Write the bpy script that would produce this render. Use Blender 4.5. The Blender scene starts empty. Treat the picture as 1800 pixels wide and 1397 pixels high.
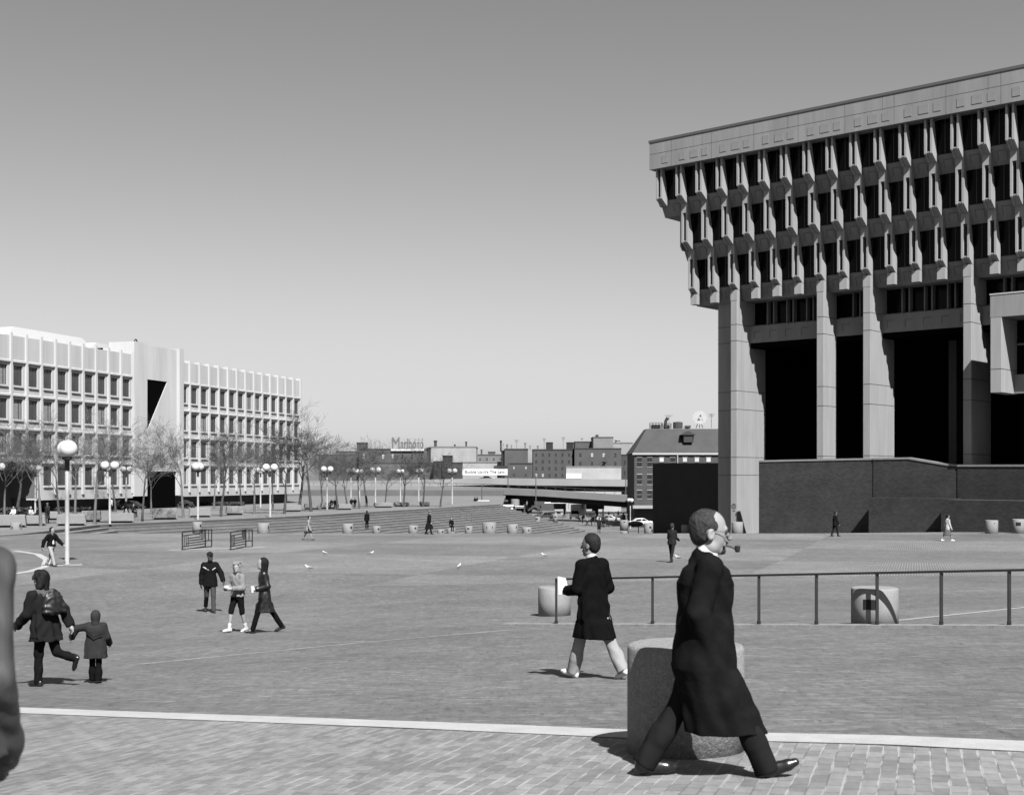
import bpy, bmesh, math, random, numpy as np
from math import sin, cos, pi, radians, sqrt
from mathutils import Vector, Matrix
random.seed(7)
SC = bpy.context.scene
COL = SC.collection
# ------------------------------------------------------------------ camera, sky, sun, exposure
F, CX, HY = 2300.0, 900.0, 840.0            # focal length in photo pixels, principal column, horizon row
camd = bpy.data.cameras.new('camera')
cam = bpy.data.objects.new('camera', camd); COL.objects.link(cam)
camd.sensor_width = 36.0; camd.lens = 36.0*F/1800; camd.shift_y = (HY-698.5)/1800
camd.clip_start = 0.1; camd.clip_end = 6000
camd.dof.use_dof = True; camd.dof.focus_distance = 26.0; camd.dof.aperture_fstop = 4.5
cam.location = (0, 0, 0); cam.rotation_euler = (pi/2, 0, 0)
SC.camera = cam
SUN_EL = radians(48.0)
SH = (-.309, .951)                          # horizontal direction in which shadows fall
sunv = Vector((-SH[0]*cos(SUN_EL), -SH[1]*cos(SUN_EL), sin(SUN_EL)))
w = bpy.data.worlds.new('World'); SC.world = w; w.use_nodes = True
nt = w.node_tree; nt.nodes.clear()
wo = nt.nodes.new('ShaderNodeOutputWorld'); bg = nt.nodes.new('ShaderNodeBackground')
sky = nt.nodes.new('ShaderNodeTexSky'); sky.sky_type = 'NISHITA'; sky.sun_disc = False
sky.sun_elevation = SUN_EL; sky.sun_rotation = math.atan2(sunv.x, sunv.y)
sky.air_density = 1.0; sky.dust_density = 1.6; sky.ozone_density = 1.0
sep = nt.nodes.new('ShaderNodeSeparateColor')   # black-and-white film behind an orange filter
m1 = nt.nodes.new('ShaderNodeMath'); m1.operation = 'MULTIPLY'; m1.inputs[1].default_value = .85
m2 = nt.nodes.new('ShaderNodeMath'); m2.operation = 'MULTIPLY_ADD'; m2.inputs[1].default_value = .15
L_ = nt.links
L_.new(sky.outputs[0], sep.inputs[0]); L_.new(sep.outputs[0], m1.inputs[0])
L_.new(sep.outputs[1], m2.inputs[0]); L_.new(m1.outputs[0], m2.inputs[2])
pw = nt.nodes.new('ShaderNodeMath'); pw.operation = 'POWER'; pw.inputs[1].default_value = 1.15
L_.new(m2.outputs[0], pw.inputs[0]); mn = nt.nodes.new('ShaderNodeMath'); mn.operation = 'SMOOTH_MIN'; mn.inputs[1].default_value = 5.1; mn.inputs[2].default_value = 2.4
L_.new(pw.outputs[0], mn.inputs[0]); L_.new(mn.outputs[0], bg.inputs[0]); bg.inputs[1].default_value = 0.0465
L_.new(bg.outputs[0], wo.inputs[0])
sd = bpy.data.lights.new('sun', 'SUN'); sd.energy = 5.0; sd.angle = radians(.53); sd.color = (1, 1, 1)
so = bpy.data.objects.new('sun', sd); COL.objects.link(so)
so.rotation_euler = sunv.to_track_quat('Z', 'Y').to_euler()
SC.view_settings.view_transform = 'Standard'; SC.view_settings.look = 'None'
SC.view_settings.gamma = 1.0; SC.view_settings.exposure = 1.6
SC.render.engine = 'CYCLES'; SC.cycles.max_bounces = 5; SC.cycles.diffuse_bounces = 1
# ------------------------------------------------------------------ materials (all greys: the picture is monochrome)
MATS = {}; ALB = .66
def mat(name, v, rough=.8, var=0.0, scale=1.0, spec=.3, bump=0.0, metal=0.0, streak=False, fine=0.0, fv=.12):
    if name in MATS: return MATS[name]
    v = v*ALB
    m = bpy.data.materials.new(name); m.use_nodes = True; n = m.node_tree
    b = n.nodes['Principled BSDF']; b.inputs['Base Color'].default_value = (v, v, v, 1)
    b.inputs['Roughness'].default_value = rough; b.inputs['Specular IOR Level'].default_value = spec
    b.inputs['Metallic'].default_value = metal
    if var or fine:
        tc = n.nodes.new('ShaderNodeTexCoord'); mp = n.nodes.new('ShaderNodeMapping')
        if streak: mp.inputs['Scale'].default_value = (1, 1, .12)
        n.links.new(tc.outputs['Object'], mp.inputs[0])
        nz = n.nodes.new('ShaderNodeTexNoise'); nz.inputs['Scale'].default_value = scale; nz.inputs['Detail'].default_value = 6
        nz.inputs['Roughness'].default_value = .65
        n.links.new(mp.outputs[0], nz.inputs[0])
        mr = n.nodes.new('ShaderNodeMapRange'); mr.inputs[1].default_value = .3; mr.inputs[2].default_value = .7
        mr.inputs[3].default_value = v*(1-var); mr.inputs[4].default_value = v*(1+var)
        n.links.new(nz.outputs[0], mr.inputs[0]); out = mr.outputs[0]
        if fine:
            n2 = n.nodes.new('ShaderNodeTexNoise'); n2.inputs['Scale'].default_value = fine; n2.inputs['Detail'].default_value = 2
            n.links.new(mp.outputs[0], n2.inputs[0])
            r2 = n.nodes.new('ShaderNodeMapRange'); r2.inputs[1].default_value = .3; r2.inputs[2].default_value = .7
            r2.inputs[3].default_value = 1-fv; r2.inputs[4].default_value = 1+fv
            n.links.new(n2.outputs[0], r2.inputs[0])
            mu = n.nodes.new('ShaderNodeMath'); mu.operation = 'MULTIPLY'
            n.links.new(out, mu.inputs[0]); n.links.new(r2.outputs[0], mu.inputs[1]); out = mu.outputs[0]
        n.links.new(out, b.inputs['Base Color'])
        if bump:
            bp = n.nodes.new('ShaderNodeBump'); bp.inputs['Strength'].default_value = bump; bp.inputs['Distance'].default_value = .02
            n.links.new(nz.outputs[0], bp.inputs['Height']); n.links.new(bp.outputs[0], b.inputs['Normal'])
    MATS[name] = m
    return m
def brick_mat(name, c1, c2, cm, bw=.21, bh=.07, rot=(pi/2, 0, 0), var=.25, msz=.008, nscale=.5):
    m = bpy.data.materials.new(name); m.use_nodes = True; n = m.node_tree; b = n.nodes['Principled BSDF']
    b.inputs['Roughness'].default_value = .85; b.inputs['Specular IOR Level'].default_value = .2
    tc = n.nodes.new('ShaderNodeTexCoord'); mp = n.nodes.new('ShaderNodeMapping'); mp.vector_type = 'POINT'
    mp.inputs['Rotation'].default_value = rot
    n.links.new(tc.outputs['Object'], mp.inputs[0])
    br = n.nodes.new('ShaderNodeTexBrick'); br.inputs['Scale'].default_value = 1; br.inputs['Brick Width'].default_value = bw
    br.inputs['Row Height'].default_value = bh; br.inputs['Mortar Size'].default_value = msz; br.inputs['Mortar Smooth'].default_value = .2
    for k, c in (('Color1', c1*ALB), ('Color2', c2*ALB), ('Mortar', cm*ALB)): br.inputs[k].default_value = (c, c, c, 1)
    n.links.new(mp.outputs[0], br.inputs[0])
    nz = n.nodes.new('ShaderNodeTexNoise'); nz.inputs['Scale'].default_value = nscale; nz.inputs['Detail'].default_value = 8; nz.inputs['Roughness'].default_value = .7
    n.links.new(tc.outputs['Object'], nz.inputs[0])
    mr = n.nodes.new('ShaderNodeMapRange'); mr.inputs[1].default_value = .3; mr.inputs[2].default_value = .7
    mr.inputs[3].default_value = 1-var; mr.inputs[4].default_value = 1+var
    n.links.new(nz.outputs[0], mr.inputs[0])
    mx = n.nodes.new('ShaderNodeMix'); mx.data_type = 'RGBA'; mx.blend_type = 'MULTIPLY'; mx.inputs[0].default_value = 1
    n.links.new(br.outputs[0], mx.inputs[6]); n.links.new(mr.outputs[0], mx.inputs[7]); n.links.new(mx.outputs[2], b.inputs['Base Color'])
    MATS[name] = m
    return m
# ------------------------------------------------------------------ objects
def mk(name, V, Fc, m=None, parent=None, smooth=False, flat=()):
    me = bpy.data.meshes.new(name); me.from_pydata([tuple(v) for v in V], [], Fc)
    if m: me.materials.append(m)
    if smooth: me.polygons.foreach_set('use_smooth', [True]*len(me.polygons))
    me.update()
    o = bpy.data.objects.new(name, me); COL.objects.link(o)
    if parent is not None: o.parent = parent
    return o
def tag(o, label, cat, group=None, kind=None):
    if label: o['label'] = label
    if cat: o['category'] = cat
    if group: o['group'] = group
    if kind: o['kind'] = kind
    return o
def thing(name, label, cat, loc=(0, 0, 0), rz=0.0, group=None):
    o = bpy.data.objects.new(name, None); COL.objects.link(o); o.location = loc; o.rotation_euler = (0, 0, rz); o.empty_display_size = .3
    return tag(o, label, cat, group)
def copy_tree(o, parent=None):
    c = o.copy(); COL.objects.link(c); c.parent = parent
    for ch in o.children: copy_tree(ch, c)
    return c
class MB:
    """collects shapes into one mesh"""
    def __init__(s): s.V = []; s.F = []
    def add(s, V, Fc):
        b = len(s.V); s.V += [tuple(v) for v in V]; s.F += [tuple(i+b for i in f) for f in Fc]; return s
    def box(s, x0, x1, y0, y1, z0, z1):
        V = [(x, y, z) for z in (z0, z1) for y in (y0, y1) for x in (x0, x1)]
        return s.add(V, [(0, 2, 3, 1), (4, 5, 7, 6), (0, 1, 5, 4), (2, 6, 7, 3), (0, 4, 6, 2), (1, 3, 7, 5)])
    def prism(s, poly, a, b, fn):
        """poly: list of 2-D points; extruded from parameter a to b; fn(u, v, t) -> 3-D"""
        n = len(poly); V = [fn(u, v, a) for u, v in poly]+[fn(u, v, b) for u, v in poly]
        Fc = [tuple(range(n))[::-1], tuple(range(n, 2*n))]+[(i, (i+1) % n, n+(i+1) % n, n+i) for i in range(n)]
        return s.add(V, Fc)
    def tube(s, pts, r, n=6, cap=True):
        pts = [Vector(p) for p in pts]; rr = r if isinstance(r, (list, tuple)) else [r]*len(pts)
        V = []; up = None
        for i, p in enumerate(pts):
            d = (pts[min(i+1, len(pts)-1)]-pts[max(i-1, 0)]).normalized()
            if up is None: up = d.orthogonal().normalized()
            up = (up-d*up.dot(d)).normalized(); q = d.cross(up)
            for k in range(n):
                a = 2*pi*k/n; V.append(p+(up*cos(a)+q*sin(a))*rr[i])
        Fc = [(i*n+k, i*n+(k+1) % n, (i+1)*n+(k+1) % n, (i+1)*n+k) for i in range(len(pts)-1) for k in range(n)]
        if cap: Fc += [tuple(range(n))[::-1], tuple(range((len(pts)-1)*n, len(pts)*n))]
        return s.add(V, Fc)
    def lathe(s, prof, n=24, c=(0, 0, 0)):
        V = [(c[0]+r*cos(2*pi*k/n), c[1]+r*sin(2*pi*k/n), c[2]+z) for r, z in prof for k in range(n)]
        Fc = [(i*n+k, i*n+(k+1) % n, (i+1)*n+(k+1) % n, (i+1)*n+k) for i in range(len(prof)-1) for k in range(n)]
        if prof[0][0] > 1e-4: Fc.append(tuple(range(n))[::-1])
        if prof[-1][0] > 1e-4: Fc.append(tuple(range((len(prof)-1)*n, len(prof)*n)))
        return s.add(V, Fc)
    def sphere(s, c, r, n=12, sc=(1, 1, 1)):
        V = []; m = max(4, n//2)
        for i in range(m+1):
            th = pi*i/m
            for k in range(n): V.append((c[0]+sc[0]*r*sin(th)*cos(2*pi*k/n), c[1]+sc[1]*r*sin(th)*sin(2*pi*k/n), c[2]+sc[2]*r*cos(th)))
        return s.add(V, [(i*n+k, (i+1)*n+k, (i+1)*n+(k+1) % n, i*n+(k+1) % n) for i in range(m) for k in range(n)])
    def build(s, name, m, parent=None, smooth=False, tf=None):
        V = [tf(*v) for v in s.V] if tf else s.V
        return mk(name, V, s.F, m, parent, smooth)
def bevel(o, wd=.01, seg=2):
    md = o.modifiers.new('bevel', 'BEVEL'); md.width = wd; md.segments = seg; md.limit_method = 'ANGLE'; return o
def fixn(o):
    bm = bmesh.new(); bm.from_mesh(o.data); bmesh.ops.recalc_face_normals(bm, faces=bm.faces); bm.to_mesh(o.data); bm.free(); return o
# ------------------------------------------------------------------ ground height (camera eye = 0)
_gy = [-40, -5, 0, 5, 9.4, 16, 23, 28, 33, 40, 60, 85, 100, 225, 260, 1000]
_gz = [-1.5, -1.62, -1.68, -1.80, -1.99, -2.50, -2.93, -3.22, -3.52, -3.74, -3.86, -4.06, -4.22, -9.5, -9.9, -9.9]
def G(x, y):
    z = float(np.interp(y, _gy, _gz)); z = (z+float(np.interp(y-2, _gy, _gz))+float(np.interp(y+2, _gy, _gz)))/3
    k = min(1, max(0, y/10))*min(1, max(0, (62-y)/25))
    z += .033*max(-12, min(14, x))*k
    z += .012*max(0, min(x-26, 30))*min(1, max(0, (y-60)/30))*min(1, max(0, (130-y)/20))
    return z
def gpx(px, py, lo=3, hi=260):
    """point of the ground seen at a photo pixel"""
    f = lambda D: (HY-py)/F*D-G((px-CX)/F*D, D)
    D = lo; st = .25
    while D < hi and f(D) > 0: D += st
    D = min(D, hi)
    return ((px-CX)/F*D, D, G((px-CX)/F*D, D))
def at(px, py, D): return ((px-CX)/F*D, D, (HY-py)/F*D)
def xg(px, D, z=None):
    x = (px-CX)/F*D; return (x, D, G(x, D) if z is None else z)
E = Vector((.2946, .9556, 0)); EN = Vector((.9556, -.2946, 0))
ANG_E = math.atan2(E.y, E.x)
# --- paving material with light joints: two laying directions
def paving():
    m = bpy.data.materials.new('brick_paving'); m.use_nodes = True; n = m.node_tree; b = n.nodes['Principled BSDF']
    b.inputs['Roughness'].default_value = .8; b.inputs['Specular IOR Level'].default_value = .25
    tc = n.nodes.new('ShaderNodeTexCoord'); N = n.nodes.new; L = n.links.new
    # slight wander of the courses
    wn = N('ShaderNodeTexNoise'); wn.inputs['Scale'].default_value = 1.3; wn.inputs['Detail'].default_value = 3; L(tc.outputs['Object'], wn.inputs[0])
    ws = N('ShaderNodeVectorMath'); ws.operation = 'SCALE'; ws.inputs['Scale'].default_value = .022
    L(wn.outputs['Color'], ws.inputs[0]); wa = N('ShaderNodeVectorMath'); L(tc.outputs['Object'], wa.inputs[0]); L(ws.outputs[0], wa.inputs[1])
    def bricks(ang, c1, c2, cm, ms):
        mp = N('ShaderNodeMapping'); mp.inputs['Rotation'].default_value = (0, 0, ang); L(wa.outputs[0], mp.inputs[0])
        br = N('ShaderNodeTexBrick'); br.inputs['Scale'].default_value = 1; br.inputs['Brick Width'].default_value = .215
        br.inputs['Row Height'].default_value = .104; br.inputs['Mortar Size'].default_value = ms; br.inputs['Mortar Smooth'].default_value = .35; br.inputs['Bias'].default_value = -.1
        for k, c in (('Color1', c1), ('Color2', c2), ('Mortar', cm)): br.inputs[k].default_value = (c, c, c, 1)
        L(mp.outputs[0], br.inputs[0]); return br
    A = bricks(-ANG_E, .20, .128, .085, .006); B = bricks(-ANG_E+pi/2, .122, .088, .10, .005)
    A2 = bricks(-ANG_E, .104, .080, .24, .014)
    def joints(ang, lo, hi):
        mp = N('ShaderNodeMapping'); mp.inputs['Rotation'].default_value = (0, 0, ang); L(wa.outputs[0], mp.inputs[0]); sp = N('ShaderNodeSeparateXYZ'); L(mp.outputs[0], sp.inputs[0])
        q = N('ShaderNodeMath'); q.operation = 'DIVIDE'; q.inputs[1].default_value = .104; L(sp.outputs[1], q.inputs[0])
        fr = N('ShaderNodeMath'); fr.operation = 'PINGPONG'; fr.inputs[1].default_value = .5; L(q.outputs[0], fr.inputs[0])
        ms_ = N('ShaderNodeMapping'); ms_.inputs['Scale'].default_value = (1.6, 9, 1); L(mp.outputs[0], ms_.inputs[0])
        nz = N('ShaderNodeTexNoise'); nz.inputs['Scale'].default_value = 2.2; nz.inputs['Detail'].default_value = 5; L(ms_.outputs[0], nz.inputs[0])
        wd = N('ShaderNodeMapRange'); wd.inputs[1].default_value = .42; wd.inputs[2].default_value = .68; wd.inputs[3].default_value = lo; wd.inputs[4].default_value = hi; L(nz.outputs[0], wd.inputs[0])
        df = N('ShaderNodeMath'); df.operation = 'SUBTRACT'; L(wd.outputs[0], df.inputs[0]); L(fr.outputs[0], df.inputs[1])
        sm = N('ShaderNodeMapRange'); sm.inputs[1].default_value = -.02; sm.inputs[2].default_value = .02; L(df.outputs[0], sm.inputs[0]); return sm.outputs[0]
    JA = joints(-ANG_E, .005, .13); JB = joints(-ANG_E+pi/2, -.10, .12)
    # mortar strongest along courses: dirt noise masks it
    sx = N('ShaderNodeSeparateXYZ'); L(tc.outputs['Object'], sx.inputs[0])
    # near side of the granite strip: a*x+b*y < c
    dv = N('ShaderNodeVectorMath'); dv.operation = 'DOT_PRODUCT'; L(tc.outputs['Object'], dv.inputs[0]); dv.inputs[1].default_value = (STRIP_N.x, STRIP_N.y, 0)
    lt = N('ShaderNodeMath'); lt.operation = 'LESS_THAN'; lt.inputs[1].default_value = STRIP_C; L(dv.outputs['Value'], lt.inputs[0])
    # panels far away laid the other way
    mp = N('ShaderNodeMapping'); mp.inputs['Rotation'].default_value = (0, 0, -ANG_E); mp.inputs['Location'].default_value = (3, 7, .3); L(tc.outputs['Object'], mp.inputs[0])
    ck = N('ShaderNodeTexChecker'); ck.inputs['Scale'].default_value = 1/13.0; L(mp.outputs[0], ck.inputs[0])
    gy = N('ShaderNodeMath'); gy.operation = 'GREATER_THAN'; gy.inputs[1].default_value = 47; L(sx.outputs[1], gy.inputs[0])
    mk_ = N('ShaderNodeMath'); mk_.operation = 'MULTIPLY'; L(ck.outputs['Fac'], mk_.inputs[0]); L(gy.outputs[0], mk_.inputs[1])
    mxm = N('ShaderNodeMath'); mxm.operation = 'MAXIMUM'; L(lt.outputs[0], mxm.inputs[0]); L(mk_.outputs[0], mxm.inputs[1])
    mx = N('ShaderNodeMix'); mx.data_type = 'RGBA'; L(mxm.outputs[0], mx.inputs[0]); L(B.outputs[0], mx.inputs[6]); L(A.outputs[0], mx.inputs[7])
    mx0 = N('ShaderNodeMix'); mx0.data_type = 'RGBA'; L(mk_.outputs[0], mx0.inputs[0]); L(B.outputs[0], mx0.inputs[6]); L(A2.outputs[0], mx0.inputs[7])
    L(mx0.outputs[2], mx.inputs[6]); L(lt.outputs[0], mx.inputs[0])
    jm = N('ShaderNodeMix'); jm.data_type = 'FLOAT'; L(lt.outputs[0], jm.inputs[0]); L(JB, jm.inputs[2]); L(JA, jm.inputs[3])
    j2 = N('ShaderNodeMath'); j2.operation = 'MULTIPLY'; j2.inputs[1].default_value = .8; L(jm.outputs[0], j2.inputs[0])
    mj = N('ShaderNodeMix'); mj.data_type = 'RGBA'; L(j2.outputs[0], mj.inputs[0]); L(mx.outputs[2], mj.inputs[6]); mj.inputs[7].default_value = (.30, .30, .30, 1)
    col = mj.outputs[2]
    inv = N('ShaderNodeMath'); inv.operation = 'SUBTRACT'; inv.inputs[0].default_value = 1; L(lt.outputs[0], inv.inputs[1])
    def noisemul(col, sc, lo, hi, stretch=None, det=6, a=.3, b_=.7, far=False):
        nz = N('ShaderNodeTexNoise'); nz.inputs['Scale'].default_value = sc; nz.inputs['Detail'].default_value = det; nz.inputs['Roughness'].default_value = .68
        if stretch:
            m_ = N('ShaderNodeMapping'); m_.inputs['Rotation'].default_value = (0, 0, -ANG_E); m_.inputs['Scale'].default_value = stretch
            L(tc.outputs['Object'], m_.inputs[0]); L(m_.outputs[0], nz.inputs[0])
        else: L(tc.outputs['Object'], nz.inputs[0])
        mr = N('ShaderNodeMapRange'); mr.inputs[1].default_value = a; mr.inputs[2].default_value = b_; mr.inputs[3].default_value = lo; mr.inputs[4].default_value = hi
        L(nz.outputs[0], mr.inputs[0])
        q = N('ShaderNodeMix'); q.data_type = 'RGBA'; q.blend_type = 'MULTIPLY'; q.inputs[0].default_value = 1
        if far: L(inv.outputs[0], q.inputs[0])
        L(col, q.inputs[6]); L(mr.outputs[0], q.inputs[7]); return q.outputs[2]
    col = noisemul(col, .11, .80*ALB, 1.20*ALB)
    col = noisemul(col, .6, .86, 1.14)
    col = noisemul(col, 2.6, .90, 1.10, (3.2, .5, 1), 3, .3, .7, True)      # worn courses
    col = noisemul(col, 5.0, .84, 1.18, (2.2, 1, 1), 5)
    col = noisemul(col, 6.5, .60, 1.0, (2.3, .5, 1), 3, .30, .42, True)
    col = noisemul(col, 4.5, 1, 1.75, (3.4, 1.0, 1), 4, .64, .74, True)   # pale mortar patches
    L(col, b.inputs['Base Color'])
    bp = N('ShaderNodeBump'); bp.inputs['Strength'].default_value = .5; bp.inputs['Distance'].default_value = .01; bp.invert = True
    mf = N('ShaderNodeMix'); mf.data_type = 'FLOAT'; L(mxm.outputs[0], mf.inputs[0]); L(B.outputs['Fac'], mf.inputs[2]); L(A.outputs['Fac'], mf.inputs[3])
    L(mf.outputs[0], bp.inputs['Height']); L(bp.outputs[0], b.inputs['Normal'])
    return m
def strip_pts(pix, wd, dz=.005, n=24, name='granite_strip', m=None, side=1):
    """a flat band lying on the ground along photo pixels"""
    P = [gpx(*p) if len(p) == 2 else p for p in pix]
    Q = []
    for a, b in zip(P, P[1:]):
        for i in range(n): t = i/n; Q.append((a[0]+(b[0]-a[0])*t, a[1]+(b[1]-a[1])*t))
    Q.append(P[-1][:2]); V = []
    for i, q in enumerate(Q):
        d = Vector(Q[min(i+1, len(Q)-1)])-Vector(Q[max(i-1, 0)]); d.normalize(); nn = Vector((-d.y, d.x))
        for s_ in (0, 1):
            x, y = q[0]+nn.x*wd*s_*side, q[1]+nn.y*wd*s_*side; V.append((x, y, G(x, y)+dz))
    Fc = [(2*i, 2*i+1, 2*i+3, 2*i+2) for i in range(len(Q)-1)]
    return mk(name, V, Fc, m or mat('granite_strip', .33, .7, .12, 3, fine=60))
p0 = Vector(gpx(40, 1256)[:2]); p1 = Vector(gpx(1800, 1328)[:2])
_d = (p1-p0).normalized(); STRIP_N = Vector((-_d.y, _d.x)); STRIP_C = STRIP_N.dot(p0)
M_pave = paving()
xs = sorted(set([-900, -600, -400, -250, -150, -100]+list(range(-80, 81, 4))+[100, 150, 250, 400, 600, 900]+[i*1.0 for i in range(-14, 16)]))
ys = sorted(set([-60, -30, -15]+[i*1.0 for i in range(-8, 66)]+list(range(66, 130, 3))+list(range(130, 262, 6))+[300, 400, 600, 1000, 1800, 3000]))
V = [(x, y, G(x, y)) for y in ys for x in xs]; nx = len(xs)
Fc = [(j*nx+i, j*nx+i+1, (j+1)*nx+i+1, (j+1)*nx+i) for j in range(len(ys)-1) for i in range(nx-1)]
tag(mk('plaza_ground', V, Fc, M_pave, smooth=True), None, None, kind='structure')
st = strip_pts([(-300, 1243), (40, 1256), (1105, 1303), (1550, 1315), (2100, 1343)], .46, .006, name='paving_strip'); tag(st, None, None, kind='structure')
M_thin = mat('thin_strip', .24, .8, .3, 2, fine=40)
for pix, wd in (([(250, 1168), (640, 1130), (900, 1107)], .10), ([(1575, 1092), (1820, 1066)], .14), ([(300, 967), (470, 962)], .5),
                ([(560, 1131), (640, 1128)], .1), ([(88, 995), (145, 993)], .5)):
    o = strip_pts(pix, wd, .0045, 10, 'paving_line', M_thin if wd < .12 else None); tag(o, None, None, kind='structure')
# curved pale kerb at the left
o = strip_pts([(20, 968), (60, 974), (76, 984), (72, 996), (45, 1004), (10, 1010)], .35, .007, 8, 'kerb_ring'); tag(o, None, None, kind='structure')
# ------------------------------------------------------------------ terraced steps up to the left plaza
L0 = [(-60, 945), (40, 938), (175, 922), (435, 911), (560, 905), (880, 886)]
L0 = [((x-CX)/F*(F*4.1/(y-HY)), F*4.1/(y-HY)) for x, y in L0]
L0 = [(L0[0][0]-1.5, 60.)]+L0
M_step = mat('step_tread', .135, .85, .25, .35, fine=3); M_nose = mat('step_edge', .18, .8, .2, .6, fine=4)
top = MB(); nose = MB()
def off(k, t=.86):
    out = []
    for i, p in enumerate(L0):
        d = Vector(L0[min(i+1, len(L0)-1)])-Vector(L0[max(i-1, 0)]); d.normalize()
        out.append((p[0]+d.y*k*t, p[1]-d.x*k*t*.6))
    return out
steps_root = thing('terrace_steps', None, None); steps_root['kind'] = 'structure'
for k in range(0, 23):
    z1 = -4.1-.25*k; a = off(k); b = off(k-1) if k else None
    if k == 0:
        up = MB(); ring = a+[(-1.5, 205.), (-1.5, 400.), (-400., 400.), (-400., 60.)]
        up.prism(ring, z1-.5, z1, lambda u, v, t: (u, v, t)); o = up.build('upper_plaza', mat('upper_paving', .14, .85, .2, .3, fine=2)); fixn(o); tag(o, None, None, kind='structure')
    e = a[-1]; n_ = len(a)
    V = [(x, y, z1) for x, y in a]+[(x, y, z1) for x, y in (b or a)][::-1]
    if k:
        # tread, with far end wall, and riser below the edge
        b0 = len(top.V); top.V += V; top.F += [(b0+i, b0+i+1, b0+2*n_-2-i, b0+2*n_-1-i) for i in range(n_-1)]
    # light granite edge band: a box proud of the tread
    for i in range(n_-1):
        p, q = Vector(a[i]), Vector(a[i+1]); d = (q-p).normalized(); nn = Vector((d.y, -d.x))
        w_ = .2
        P4 = [p, q, q-nn*w_, p-nn*w_]
        b1 = len(nose.V)
        nose.V += [(v.x, v.y, z1+.006) for v in P4]+[(v.x, v.y, z1-.12) for v in P4]
        nose.F += [(b1, b1+1, b1+2, b1+3), (b1, b1+4, b1+5, b1+1), (b1+3, b1+2, b1+6, b1+7)]
    for i in range(n_-1):
        p, q = Vector(a[i]), Vector(a[i+1]); b3 = len(top.V); top.V += [(p.x, p.y, z1-.005), (q.x, q.y, z1-.005), (q.x, q.y, z1-.32), (p.x, p.y, z1-.32)]; top.F += [(b3, b3+1, b3+2, b3+3)]
    if k:
        # far end closing wall
        b2 = len(top.V); p, q = a[-1], b[-1]; top.V += [(p[0], p[1], z1), (q[0], q[1], z1), (q[0], q[1], -12), (p[0], p[1], -12)]; top.F += [(b2, b2+1, b2+2, b2+3)]
top.build('step_treads', M_step, steps_root); nose.build('step_edges', M_nose, steps_root)
# ------------------------------------------------------------------ brutalist city hall (right)
DV = Vector((-.755, .656, 0)); NV = Vector((-.656, -.755, 0))     # along the facade to the far end, and out of it
P0 = Vector((20.28, 120.8, 0))
def ch(p, z, s): v = P0-DV*s+NV*p; return (v.x, v.y, z)            # p out of the facade, s along it towards the camera
M_con = mat('concrete', .185, .85, .14, .45, fine=2.6, fv=.06, streak=True)
M_con2 = mat('concrete_fin', .24, .85, .10, .7, fine=2.6, fv=.05, streak=True)
M_dkcon = mat('concrete_weathered', .13, .9, .25, .4, fine=6, streak=True)
M_glass = mat('dark_glass', .004, .15, spec=.08)
M_void = mat('interior_shade', .003, 1, spec=0)  # near-black colour standing in for deep interior shade
M_line = mat('joint_shadow', .07, .9)
hall = thing('city_hall', 'concrete brutalist hall with three stepped rows of deep window hoods over tall columns', 'building', (0, 0, 0))
PF = (2.75, 1.75, .62); TIP = (25.6, 21.4, 17.2); SL = (-6.75, -4.9, -4.55); SR = 46.0; MOD = 2.185
ceil = 28.95
zb_prev = ceil
# cornice with its joints and raised panels
c = MB(); c.prism([(3.1, ceil), (3.1, 31.55), (-40, 31.55), (-40, ceil)], -7.05, SR, ch)
co = fixn(c.build('cornice', M_con, hall))
c = MB(); c.prism([(3.16, 31.45), (3.16, 31.68), (2.2, 31.68), (2.2, 31.45)], -7.12, SR, ch)
fixn(c.build('coping', mat('coping_metal', .07, .6), hall))
j = MB()
for k in range(12):
    s = -4.6+k*4.37
    j.prism([(3.09, ceil+.02), (3.09, 31.44), (3.104, 31.44), (3.104, ceil+.02)], s, s+.035, ch)
    if k % 2: j.prism([(3.09, ceil+1.3), (3.09, 31.44), (3.103, 31.44), (3.103, ceil+1.3)], s-1.0, s-.97, ch)
j.prism([(3.09, 30.35), (3.09, 30.39), (3.107, 30.39), (3.107, 30.35)], -7.0, SR, ch)
fixn(j.build('joint', M_line, hall))
rel = {}
for k in range(-2, 11):
    for q in (.9, 2.1, 3.35):
        s = -4.6+k*4.37+q; wd = .62 if q != 2.1 else .85
        if s < -6.6: continue
        if wd not in rel:
            r = MB(); r.prism([(3.09, 29.35), (3.09, 30.05), (3.135, 30.05), (3.135, 29.35)], 0, wd, ch); o = rel[wd] = fixn(r.build('panel_relief', mat('concrete_panel', .178, .85, .1, 1), hall))
        else: o = rel[wd].copy(); COL.objects.link(o)
        o.location = -DV*s
def spread(name, data_obj, ss, parent, offs=None):
    first = True
    for s_ in ss:
        o = data_obj if first else data_obj.copy()
        if not first: COL.objects.link(o)
        first = False; o.location = -DV*s_
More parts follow.
